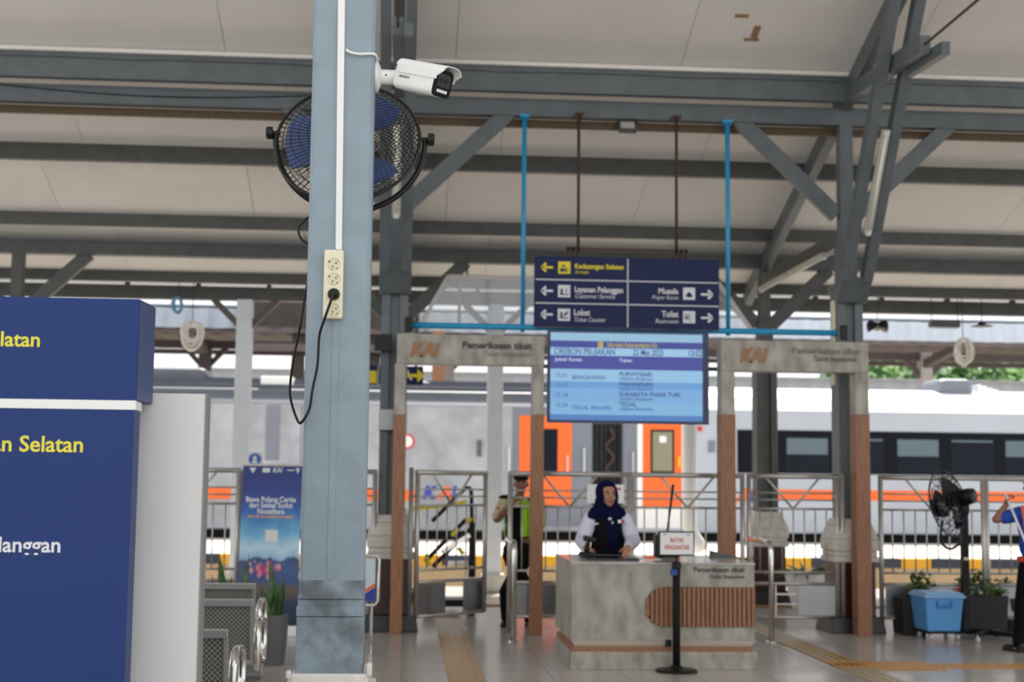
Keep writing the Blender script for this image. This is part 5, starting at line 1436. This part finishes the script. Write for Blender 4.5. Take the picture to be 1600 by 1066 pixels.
MB().lathe([(.04,-.17),(.075,-.16),(.085,-.10),(.085,.06),(.07,.12)], mc, 24, Rs).build('motor', M['black'], t, smooth=False)
MB().lathe([(.028,0),(.028,.01)], mc - axis*.172, 16, Rs).build('motor_cap', M['steel_dark'], t)
MB().box(xf-.045,xf+.045,Yf-.05,Yf+.05,zk-.02,zk+.08).build('tilt_joint', M['black'], t, bevel=.012)
hp = [at(1473,812,Yf-.1),at(1470,835,Yf-.1),at(1474,852,Yf-.08),at(1486,858,Yf-.06),at(1498,851,Yf-.04),at(1505,846,Yf-.02)]
MB().tube(spline(hp),.014,8).build('cord', M['black'], t, smooth=True)
# ------------------------------------------------------------------ blue storage box on its dolly
q = fl(1476,1001); Yb = q.y; xbx = q.x
t = thing('storage_box', (xbx,Yb+.22,.10), 'light blue plastic storage box with a lid in front of the standing fan', 'box')
s = at(801,950,Yb).x-at(800,950,Yb).x
zb0, zb1, zb2 = at(1476,988,Yb).z, at(1476,944,Yb).z, at(1476,928,Yb).z
MB().frustum(xbx-26*s,xbx+27*s,Yb+.02,Yb+.40,zb0, xbx-31*s,xbx+32*s,Yb-.02,Yb+.44,zb2-.035).build('tub', M['box_blue'], t, bevel=.015)
MB().box(xbx-33*s,xbx+35*s,Yb-.035,Yb+.455,zb2-.045,zb2-.018).box(xbx-30*s,xbx+32*s,Yb-.01,Yb+.43,zb2-.018,zb2+.005).build('lid', M['box_lid'], t, bevel=.008)
for k in (-1,0,1): MB().box(xbx+k*20*s-8*s,xbx+k*20*s+8*s,Yb+.03,Yb+.38,zb2+.004,zb2+.016).build('lid_ridge', M['box_lid'], t, bevel=.004)
HB = mat('box_handle_blue', rgb(66,128,200), .4)
zh = at(1476,943,Yb).z; hm = MB()
hm.box(xbx-13*s,xbx+12*s,Yb-.04,Yb-.005,zh-.035,zh-.015).box(xbx-13*s,xbx-11*s,Yb-.04,Yb-.005,zh-.03,zh+.03).box(xbx+10*s,xbx+12*s,Yb-.04,Yb-.005,zh-.03,zh+.03)
hm.build('handle', HB, t, bevel=.004)
MB().box(xbx-28*s,xbx+30*s,Yb+.0,Yb+.42,.065,zb0).build('dolly', M['black'], t, bevel=.006)
for sx in (-20,24):
    for yy in (.05,.36):
        cc = V(xbx+sx*s,Yb+yy,.033); MB().lathe([(.033,-.013),(.033,.013)], cc, 14, Matrix.Rotation(PI/2,3,'Y')).cbox(cc+V(0,0,.028),.03,.03,.03).build('caster', M['off_white'], t)
rp = [at(1494,930,Yb+.1),at(1496,922,Yb+.1),at(1502,916,Yb+.12)]
tag(MB().tube([V(p_.x,p_.y,p_.z) for p_ in rp],.018,8,rads=[.022,.018,.008]).build('red_handle', M['red'], smooth=True), 'small red handle lying on the lid of the blue box', 'handle tool')
# ------------------------------------------------------------------ planters with leafy shrubs
def leaf_blob(rn, c, rx, ry, rz, n, s0, s1, b):
    for k in range(n):
        a, cc = rn.uniform(0,2*PI), rn.uniform(-1,1); q_ = rn.uniform(.35,1)
        p_ = c + V(rx*q_*math.sqrt(1-cc*cc)*math.cos(a), ry*q_*math.sqrt(1-cc*cc)*math.sin(a), rz*q_*cc)
        d = V(math.cos(a)+rn.gauss(0,.5), math.sin(a)+rn.gauss(0,.5), rn.gauss(-.2,.5)).normalized(); w = d.cross(V(rn.gauss(0,.4),rn.gauss(0,.4),1)).normalized(); s_ = rn.uniform(s0,s1); nrm = d.cross(w)
        b.add([p_-d*s_, p_-d*s_*.2+w*s_*.55+nrm*s_*.1, p_+d*s_, p_-d*s_*.2-w*s_*.55+nrm*s_*.1, p_-nrm*s_*.08], [(0,4,2,1),(0,3,2,4)])
def planter(pxa, pxb, pyt, pyb, blobs, label, seed):
    rn = random.Random(seed)
    Y = fl((pxa+pxb)/2,pyb).y; xa, xb = at(pxa,pyb,Y).x, at(pxb,pyb,Y).x; zt = at(pxa,pyt,Y).z
    t = thing('planter', ((xa+xb)/2,Y+.2,0), label, 'planter', 'dark planters with shrubs by the fence')
    cx = (xa+xb)/2
    MB().frustum(xa+.02,xb-.02,Y+.02,Y+.36,0, xa,xb,Y,Y+.38,zt).build('trough', M['planter'], t, bevel=.012)
    MB().box(xa+.03,xb-.03,Y+.03,Y+.35,zt-.01,zt+.004).build('soil', M['soil'], t)
    b = MB(); sb = MB()
    for (px, py, r_) in blobs:
        c = at(px,py,Y+.18); leaf_blob(rn, c, r_, .16, r_*1.05, int(150*r_/.16), .022, .048, b)
        sb.tube([V(min(max(c.x,xa+.06),xb-.06),Y+.18,zt), c], .008, 6)
    sb.build('stem', M['bark'], t)
    tag(b.build('foliage', M['leaf2'], t), kind='stuff')
planter(1411,1452,934,994,[(1440,912,.15),(1446,935,.13),(1434,940,.12)],'dark planter with a leafy shrub left of the blue box',3)
planter(1512,1578,932,992,[(1525,912,.17),(1548,925,.16),(1505,918,.12),(1540,944,.14),(1562,930,.10)],'dark planter with a leafy shrub right of the fan mast',5)
planter(1579,1650,935,990,[(1572,918,.10),(1592,926,.12),(1620,926,.14)],'dark planter with low shrubs behind the person at the right edge',8)
# ------------------------------------------------------------------ potted plants
def blade_leaf(p0, dirv, L, w, bend, rn, nseg=6):
    """a thick sword leaf"""
    p0 = Vector(p0); d = Vector(dirv).normalized(); sd = d.cross(V(0,1,0) if abs(d.y) < .8 else V(1,0,0)).normalized()
    sd = (Matrix.Rotation(rn.uniform(-.9,.9),3,d) @ sd).normalized()
    vs = []; p_ = p0.copy()
    for k in range(nseg+1):
        u = k/nseg; ww = w*(.65+.7*u if u < .45 else (1-u)*1.75)*.5 + .0015
        n_ = d.cross(sd).normalized()
        vs += [p_-sd*ww, p_+n_*ww*.25, p_+sd*ww, p_-n_*.004]
        d = (d + V(0,0,-1)*bend/nseg).normalized(); sd = (sd - d*sd.dot(d)).normalized(); p_ = p_ + d*L/nseg
    fs = []
    for k in range(nseg):
        for i in range(4): fs.append((4*k+i,4*k+(i+1)%4,4*k+4+(i+1)%4,4*k+4+i))
    return MB().add(vs, fs)
def snake_plant(px, pyb, Y, pot_r, pot_h, leaves, label, seed, group='snake plants by the benches', pot='pot_grey'):
    rn = random.Random(seed); X = at(px,pyb,Y).x
    t = thing('snake_plant', (X,Y,0), label, 'plant', group)
    MB().lathe([(pot_r*.8,0),(pot_r*.95,pot_h*.5),(pot_r,pot_h),(pot_r*.9,pot_h),(pot_r*.88,pot_h-.04)],(X,Y,0),24).build('pot', M[pot], t)
    MB().lathe([(pot_r*.87,pot_h-.05),(pot_r*.86,pot_h-.035)],(X,Y,0),20).build('soil', M['soil'], t)
    for (pxt, pyt, w) in leaves:
        a = rn.uniform(0,2*PI); p0 = V(X+pot_r*.4*math.cos(a),Y+pot_r*.4*math.sin(a),pot_h-.05); p1 = at(pxt,pyt,Y+rn.uniform(-.1,.1))
        d = p1-p0
        blade_leaf(p0, d, d.length, w*1.35, rn.uniform(.0,.08), rn).build('leaf', M['leaf3'], t, smooth=True)
snake_plant(424,992,12.3,.14,.42,[(421,872,.075),(430,905,.06),(444,898,.055),(407,915,.055),(437,915,.05)],'snake plant in a grey pot in front of the blue banner',1)
snake_plant(386,992,11.4,.14,.42,[(374,880,.05),(381,872,.05),(389,865,.05),(395,905,.045)],'snake plant behind the farthest bench, next to the banner edge',2)
snake_plant(345,992,11.4,.14,.42,[(342,864,.055),(345,870,.06),(331,898,.04),(362,900,.045),(326,905,.04)],'snake plant behind the farthest bench, near the white panel',4)
def palm_pot(px, pyb, Y, r0, h, leaves, label, seed):
    rn = random.Random(seed); X = at(px,pyb,Y).x
    t = thing('potted_plant', (X,Y,0), label, 'plant', 'white potted plants beyond the fence')
    MB().lathe([(r0*.62,0),(r0*.85,h*.45),(r0,h*.96),(r0*1.03,h),(r0*.93,h),(r0*.90,h-.05)],(X,Y,0),32).build('pot', M['pot_white'], t)
    MB().lathe([(r0*.88,h-.06),(r0*.88,h-.045)],(X,Y,0),24).build('soil', M['soil'], t)
    for k in range(leaves):
        a = 2*PI*k/leaves*2.4 + rn.uniform(-.3,.3); el = rn.uniform(.5,1.5)
        blade_leaf(V(X+.03*math.cos(a),Y+.03*math.sin(a),h-.05), V(math.cos(a),math.sin(a),el), rn.uniform(.38,.58), .055, rn.uniform(.8,1.7), rn, 7).build('leaf', M['leaf2'], t, smooth=True)
palm_pot(1259,937,17.9,.26,.44,16,'arching green plant in a white pot behind the closed gate leaf',5)
palm_pot(1122,940,17.2,.22,.55,18,'arching dark plant behind the left post of the right gate',9)
# ------------------------------------------------------------------ rope and hose coils hanging at the roof edge
def coil(px, py, pytop, rx, rz, n, m, r, label, name, seed, Y=20.3):
    rn = random.Random(seed); c = at(px,py,Y)
    t = thing(name, c, label, 'hose', 'coils hanging from the roof edge' )
    b = MB()
    for k in range(n):
        ax_, az_ = rx*rn.uniform(.55,1.0), rz*rn.uniform(.6,1.0); ox, oz, ph = rn.gauss(0,rx*.12), rn.gauss(0,rz*.08)-0, rn.uniform(-.25,.25)
        zt = rz - az_
        b.tube([c + V(ox + ax_*math.cos(a)+ph*az_*math.sin(a)*.3, rn.uniform(-.015,.015)+.03*math.sin(a+k), zt+oz*.3+az_*math.sin(a)) for a in [2*PI*i/24 for i in range(24)]], r, 6, closed=True)
    b.build('coil', m, t, smooth=True)
    MB().tube([c+V(0,0,rz*.85), V(c.x,c.y+.02,4.425)], .006, 5).build('tie', M['rust'], t)
coil(300,526,480,.145,.20,11,M['hose'],.020,'thick coil of white hose hanging left of the front column','hose_coil',2)
coil(1505,551,490,.125,.21,9,M['hose'],.014,'coil of white hose hanging above the train at the right','hose_coil',5)
coil(278,478,470,.085,.12,6,M['cord_blue'],.008,'tangle of pale blue cord hanging above the white hose coil','cord_coil',8)
# hanging lamps at the right roof edge
def hang(x, Y, z0, z1, parent): MB().tube([(x,Y,z0),(x,Y,z1)],.006,5).build('wire', M['rust'], parent)
p_ = at(1476,506,20.2)
t = thing('hanging_lamp', p_, 'grey box lamp hanging at the roof edge above the white hose coil', 'lamp')
MB().box(p_.x-.22,p_.x+.21,20.12,20.28,p_.z-.055,p_.z+.05).build('housing', M['steel_dark'], t, bevel=.01)
MB().box(p_.x-.20,p_.x+.19,20.14,20.26,p_.z-.065,p_.z-.054).build('diffuser', M['lamp_glass'], t)
for dx in (-.2,.2): hang(p_.x+dx,20.2,p_.z+.05,4.425,t)
p_ = at(1371,508,20.2)
t = thing('spot_lamps', p_, 'pair of dark spot lamps at the roof edge just right of the right gate column', 'lamp')
for sx in (-1,1):
    MB().lathe([(.10,-.06),(.08,.0),(.03,.06)], p_+V(sx*.10,0,.0), 16, Matrix.Rotation(sx*.7,3,'Y')).build('shade', M['black'], t)
MB().ell(p_+V(0,0,-.05),(.07,.05,.04)).build('bulb', M['tube'], t, smooth=True)
hang(p_.x,20.2,p_.z+.0,4.425,t)
p_ = at(1534,507,20.2)
t = thing('pendant_lamp', p_, 'small flat black pendant lamp at the far right roof edge', 'lamp')
MB().lathe([(.16,-.03),(.15,-.022),(.06,.0),(.04,.04)], p_, 20).build('shade', M['black'], t)
MB().ell(p_+V(0,0,-.03),(.04,.04,.03)).build('bulb', M['lamp_glass'], t)
hang(p_.x,20.2,p_.z+.04,4.425,t)
# ------------------------------------------------------------------ roll-up banner
Yr = 14.55
a, b_ = at(380,727,Yr), at(470,727,Yr)
bx0, bx1, bz1 = a.x, b_.x+.02, at(425,727,Yr).z; bz0 = .10
t = thing('banner_stand', ((bx0+bx1)/2,Yr,0), 'tall blue banner with white lettering over a mountain picture, left of the front column', 'banner')
m, nt, bs = nmat('banner_print')
tc = nt.nodes.new('ShaderNodeTexCoord'); sx_ = nt.nodes.new('ShaderNodeSeparateXYZ'); nt.links.new(tc.outputs['Generated'], sx_.inputs[0])
nz = nt.nodes.new('ShaderNodeTexNoise'); nz.inputs['Scale'].default_value = 5.0; nz.inputs['Detail'].default_value = 5; nt.links.new(tc.outputs['Generated'], nz.inputs['Vector'])
md = nt.nodes.new('ShaderNodeMath'); md.operation = 'MULTIPLY_ADD'; md.inputs[1].default_value = .16; nt.links.new(nz.outputs['Fac'], md.inputs[0]); nt.links.new(sx_.outputs['Z'], md.inputs[2])
r2 = nt.nodes.new('ShaderNodeValToRGB'); e = r2.color_ramp.elements
stops = [(.08,(24,36,66)),(.22,(48,58,88)),(.30,(110,96,74)),(.36,(60,84,140)),(.42,(74,96,146)),(.475,(64,84,134)),(.49,(150,190,218)),(.56,(190,222,236)),(.66,(110,178,216)),(.80,(52,96,172)),(.92,(50,68,140)),(1.0,(46,60,130))]
e[0].position, e[0].color = stops[0][0], rgb(*stops[0][1]); e[1].position, e[1].color = stops[1][0], rgb(*stops[1][1])
for p_, c_ in stops[2:]:
    k_ = e.new(p_); k_.color = rgb(*c_)
nt.links.new(md.outputs[0], r2.inputs['Fac'])
# pink blossoms low on the print
vo = nt.nodes.new('ShaderNodeTexVoronoi'); vo.inputs['Scale'].default_value = 14; nt.links.new(tc.outputs['Generated'], vo.inputs['Vector'])
sub = nt.nodes.new('ShaderNodeVectorMath'); sub.operation = 'SUBTRACT'; sub.inputs[1].default_value = (.45,.5,.345); nt.links.new(tc.outputs['Generated'], sub.inputs[0])
scl = nt.nodes.new('ShaderNodeVectorMath'); scl.operation = 'MULTIPLY'; scl.inputs[1].default_value = (2.6,0,13); nt.links.new(sub.outputs[0], scl.inputs[0])
ln = nt.nodes.new('ShaderNodeVectorMath'); ln.operation = 'LENGTH'; nt.links.new(scl.outputs[0], ln.inputs[0])
ad = nt.nodes.new('ShaderNodeMath'); ad.operation = 'ADD'; nt.links.new(ln.outputs['Value'], ad.inputs[0]); nt.links.new(vo.outputs['Distance'], ad.inputs[1])
lt = nt.nodes.new('ShaderNodeMath'); lt.operation = 'LESS_THAN'; lt.inputs[1].default_value = 1.05; nt.links.new(ad.outputs[0], lt.inputs[0])
pk = nt.nodes.new('ShaderNodeValToRGB'); pk.color_ramp.elements[0].color = rgb(226,190,204); pk.color_ramp.elements[1].color = rgb(186,60,104); pk.color_ramp.elements[1].position = .6
nt.links.new(vo.outputs['Distance'], pk.inputs['Fac'])
mxn = nt.nodes.new('ShaderNodeMix'); mxn.data_type = 'RGBA'
nt.links.new(lt.outputs[0], mxn.inputs[0]); nt.links.new(r2.outputs['Color'], mxn.inputs[6]); nt.links.new(pk.outputs['Color'], mxn.inputs[7])
nt.links.new(mxn.outputs[2], bs.inputs['Base Color']); bs.inputs['Roughness'].default_value = .5
lean = (bx0-at(369,900,Yr).x)
MB().add([(bx0-.03,Yr,bz0),(bx1-.02,Yr,bz0),(bx1,Yr+.02,bz1),(bx0,Yr+.02,bz1),(bx0-.03,Yr+.004,bz0),(bx1-.02,Yr+.004,bz0),(bx1,Yr+.024,bz1),(bx0,Yr+.024,bz1)],[(0,1,2,3),(7,6,5,4),(0,4,5,1),(1,5,6,2),(2,6,7,3),(3,7,4,0)]).build('print', m, t)
MB().box(bx0-.04,bx1+.0,Yr-.06,Yr+.10,0.0,.10).build('base_case', M['white'], t, bevel=.01)
MB().box(bx0-.005,bx1+.005,Yr+.005,Yr+.035,bz1-.01,bz1+.015).build('top_bar', M['stainless'], t)
bw = bx1-bx0; bm_ = (bx0+bx1)/2
def bt(s, py, h, w, m_, px=423, sh=0): q_ = at(px,py,Yr); text(s, h, (q_.x,Yr-.004+.02*(q_.z-bz0)/(bz1-bz0),q_.z), m_, t, align='CENTER', bold=.0012, ext=.001, width=w, shear=sh)
u = at(801,780,Yr).x-at(800,780,Yr).x
bt('Bawa Pulang Cerita', 781, .075, 76*u, M['white']); bt('dari Setiap Sudut', 790, .075, 66*u, M['white']); bt('Nusantara', 799.5, .075, 41*u, M['white'])
bt('#MudikTenangMenyenangkan', 807.5, .038, 70*u, mat('peach_ink', rgb(226,176,150), .6))
bt('KAI', 735, .07, 15*u, M['white'], 433, .25)
for px, w_ in ((395,.03),(416,.075),(459,.05)):
    q_ = at(px,735,Yr); mk = MB()
    if px == 416: mk.cbox((q_.x,Yr+.012,q_.z),w_,.006,.045)
    elif px == 395: mk.prism([(q_.x-.035,Yr+.012,q_.z+.025),(q_.x+.035,Yr+.012,q_.z+.025),(q_.x,Yr+.012,q_.z-.03)],(0,.006,0))
    else: mk.cbox((q_.x-.03,Yr+.012,q_.z),.07,.006,.012).prism([(q_.x+.02,Yr+.012,q_.z+.02),(q_.x+.06,Yr+.012,q_.z+.02),(q_.x+.04,Yr+.012,q_.z-.04)],(0,.006,0))
    mk.build('emblem', M['off_white'], t)
q_ = at(424,838,Yr); MB().cbox((q_.x,Yr-.002+.02*(q_.z-bz0)/(bz1-bz0),q_.z),.125,.006,.125).build('white_square', M['off_white'], t)
# ------------------------------------------------------------------ waiting benches
def bench(pxr, pyt, Y, label, zt=.82):
    xr_ = at(pxr,pyt,Y).x; zt = at(pxr,pyt,Y).z
    t = thing('waiting_bench', (xr_-.9,Y+.25,0), label, 'bench', 'perforated steel benches at left')
    SW = .58
    for k in range(3):
        x1 = xr_ - k*(SW+.035); x0 = x1 - SW
        sb = MB().bar((x0,Y,zt-.02),(x1,Y,zt-.02),.03,.045).bar((x0,Y+.08,.43),(x1,Y+.08,.43),.03,.03)
        for x in (x0+.012, x1-.012): sb.bar((x,Y,zt),(x,Y+.08,.42),.024,.03)
        bf = sb.build('back_frame', M['bench'], t, bevel=.006)
        MB().prism([(x0+.02,Y+.005,zt-.03),(x1-.02,Y+.005,zt-.03),(x1-.02,Y+.083,.44),(x0+.02,Y+.083,.44)],(0,.006,0)).build('perforated_back', M['perf'], bf)
        sf = MB().prism([(x0,Y+.09,.415),(x1,Y+.09,.415),(x1,Y+.55,.45),(x0,Y+.55,.45)],(0,0,.008)).build('perforated_seat', M['perf'], t)
        MB().bar((x0,Y+.56,.45),(x1,Y+.56,.45),.03,.035).build('seat_edge', M['bench'], sf, bevel=.008)
    for k in range(4):
        x = xr_ + .0175 - k*(SW+.035)
        pts = [V(x,Y+.10,.38),V(x,Y+.08,.50),V(x,Y+.10,.63),V(x,Y+.20,.675),V(x,Y+.42,.66),V(x,Y+.50,.61),V(x,Y+.50,.50),V(x,Y+.44,.40)]
        MB().tube(spline(pts,5),.022,10).build('armrest', M['chrome'], t, smooth=True)
    L0 = xr_ - 3*(SW+.035)
    MB().box(L0-.02,xr_+.04,Y+.22,Y+.30,.33,.40).build('beam', M['bench'], t, bevel=.006)
    for x in (L0+.35, xr_-.30):
        MB().tube([(x,Y+.26,.33),(x,Y+.26,.06)],.03,10).bar((x,Y-.05,.035),(x,Y+.60,.035),.05,.05).build('leg', M['chrome'], t, smooth=False)
bench(400,912,10.3,'farthest perforated bench, its top edge below the snake plants')
bench(397,937,8.9,'middle perforated bench between the nearest and farthest benches')
bench(357,984,7.3,'nearest perforated bench, low beside the white panel')
# ------------------------------------------------------------------ small framed board beside the front column
Yk = 13.0
a, b_ = at(548,868,Yk), at(591,946,Yk)
t = thing('framed_board', ((a.x+b_.x)/2,Yk,0), 'small board in a bent chrome frame showing right of the front column base', 'board')
fr_ = []
for (x,z) in ((a.x,b_.z),(a.x,a.z-.04),(a.x+.04,a.z),(b_.x-.04,a.z),(b_.x-.01,a.z-.012),(b_.x,a.z-.04),(b_.x,b_.z+.04),(b_.x-.03,b_.z)): fr_.append(V(x,Yk,z))
MB().tube(fr_,.014,10,closed=True).build('frame', M['chrome'], t, smooth=True)
pb_ = MB().box(a.x+.03,b_.x-.03,Yk-.006,Yk+.006,b_.z+.03,a.z-.03).build('panel', M['board_blue'], t)
q1, q2 = b_.x-.032, a.x+.032; z0_ = b_.z+.032
MB().prism([(q2,Yk-.009,z0_),(q1,Yk-.009,z0_),(q1,Yk-.009,z0_+.13),(q2,Yk-.009,z0_+.0)],(0,.003,0)).build('blue_wedge', M['kai_blue'], pb_)
MB().prism([(q2,Yk-.010,z0_+.01),(q1,Yk-.010,z0_+.135),(q1,Yk-.010,z0_+.165),(q2,Yk-.010,z0_+.04)],(0,.003,0)).build('orange_stripe', M['orange'], pb_)
for x in (a.x+.06,b_.x-.06): MB().tube([(x,Yk,b_.z),(x,Yk,.03)],.012,8).bar((x,Yk-.16,.015),(x,Yk+.16,.015),.03,.03).build('leg', M['chrome'], t)
# ------------------------------------------------------------------ trolley beyond the open gate
Yt = 17.0
def TT(px, py, dy=0): return at(px, py, Yt+dy)
t = thing('trolley', V(TT(700,880).x,Yt,0), 'black trolley with a bent handle and yellow tips seen through the open gate leaf', 'trolley')
hd_ = [TT(675,815),TT(700,790),TT(724,766),TT(731,763),TT(736,768),TT(737,800),TT(738,878)]
MB().tube(spline(hd_,4),.024,8).build('handle', M['black'], t, smooth=True)
zfl = .06
MB().bar(TT(664,878),TT(728,812),.05,.04,up=(0,1,0)).bar(TT(676,886),TT(740,822),.05,.04,up=(0,1,0)).bar(TT(690,860),TT(700,868),.04,.04).bar(TT(708,840),TT(718,848),.04,.04).build('ramp_frame', M['black'], t)
for p_, q_ in ((TT(666,866,-.05),TT(670,884,-.05)),(TT(706,838,-.18),TT(716,826,-.18)),(TT(729,817,-.18),TT(736,810,-.18)),(TT(716,856,-.18),TT(724,866,-.18))):
    MB().bar(p_,q_,.05,.07,up=(0,1,0)).build('yellow_tip', M['sign_yellow'], t, bevel=.01)
MB().bar(TT(692,862,-.1),TT(734,836,-.1),.05,.06,up=(0,1,0)).bar(TT(700,880,.1),TT(738,880,.1),.05,.06,up=(0,1,0)).build('cross_bar', M['chrome'], t)
bx_ = TT(738,850)
MB().box(bx_.x-.04,bx_.x+.04,Yt-.04,Yt+.04,0,bx_.z+.25).build('rear_post', M['black'], t)
MB().box(TT(668,880).x-.05,bx_.x+.05,Yt-.22,Yt+.22,.10,.18).build('deck', M['black'], t, bevel=.01)
for x in (TT(672,880).x, bx_.x):
    for yy in (-.18,.18): MB().lathe([(.055,-.02),(.055,.02)],(x,Yt+yy,.055),16,Matrix.Rotation(PI/2,3,'X')).build('wheel', M['black'], t)
tp = [at(640,796,19.9),at(690,791,19.9),at(729,784,19.9)]
bt_ = MB()
for a_, b2 in zip(tp, tp[1:]): bt_.bar(a_, b2, .006, .05)
bt0 = thing('tape_barrier', V(tp[1].x,19.9,0), 'yellow barrier tape on thin posts behind the open gate leaf', 'barrier')
bt_.build('tape', M['sign_yellow'], bt0)
for p_ in (tp[0], tp[2]): MB().tube([V(p_.x,19.9,0),V(p_.x,19.9,p_.z+.03)],.014,8).build('post', M['stainless'], bt0)

# ------------------------------------------------------------------ lettering becomes plain meshes
bpy.context.view_layer.update()
dg = bpy.context.evaluated_depsgraph_get()
for o in [o for o in COL.objects if o.type == 'FONT']:
    me = bpy.data.meshes.new_from_object(o.evaluated_get(dg))
    n_ = o.name; par = o.parent
    k_ = bpy.data.objects.new('lettering', me); COL.objects.link(k_)
    k_.location = o.location; k_.rotation_euler = o.rotation_euler; k_.scale = o.scale
    if par: k_.parent = par
    bpy.data.objects.remove(o, do_unlink=True)
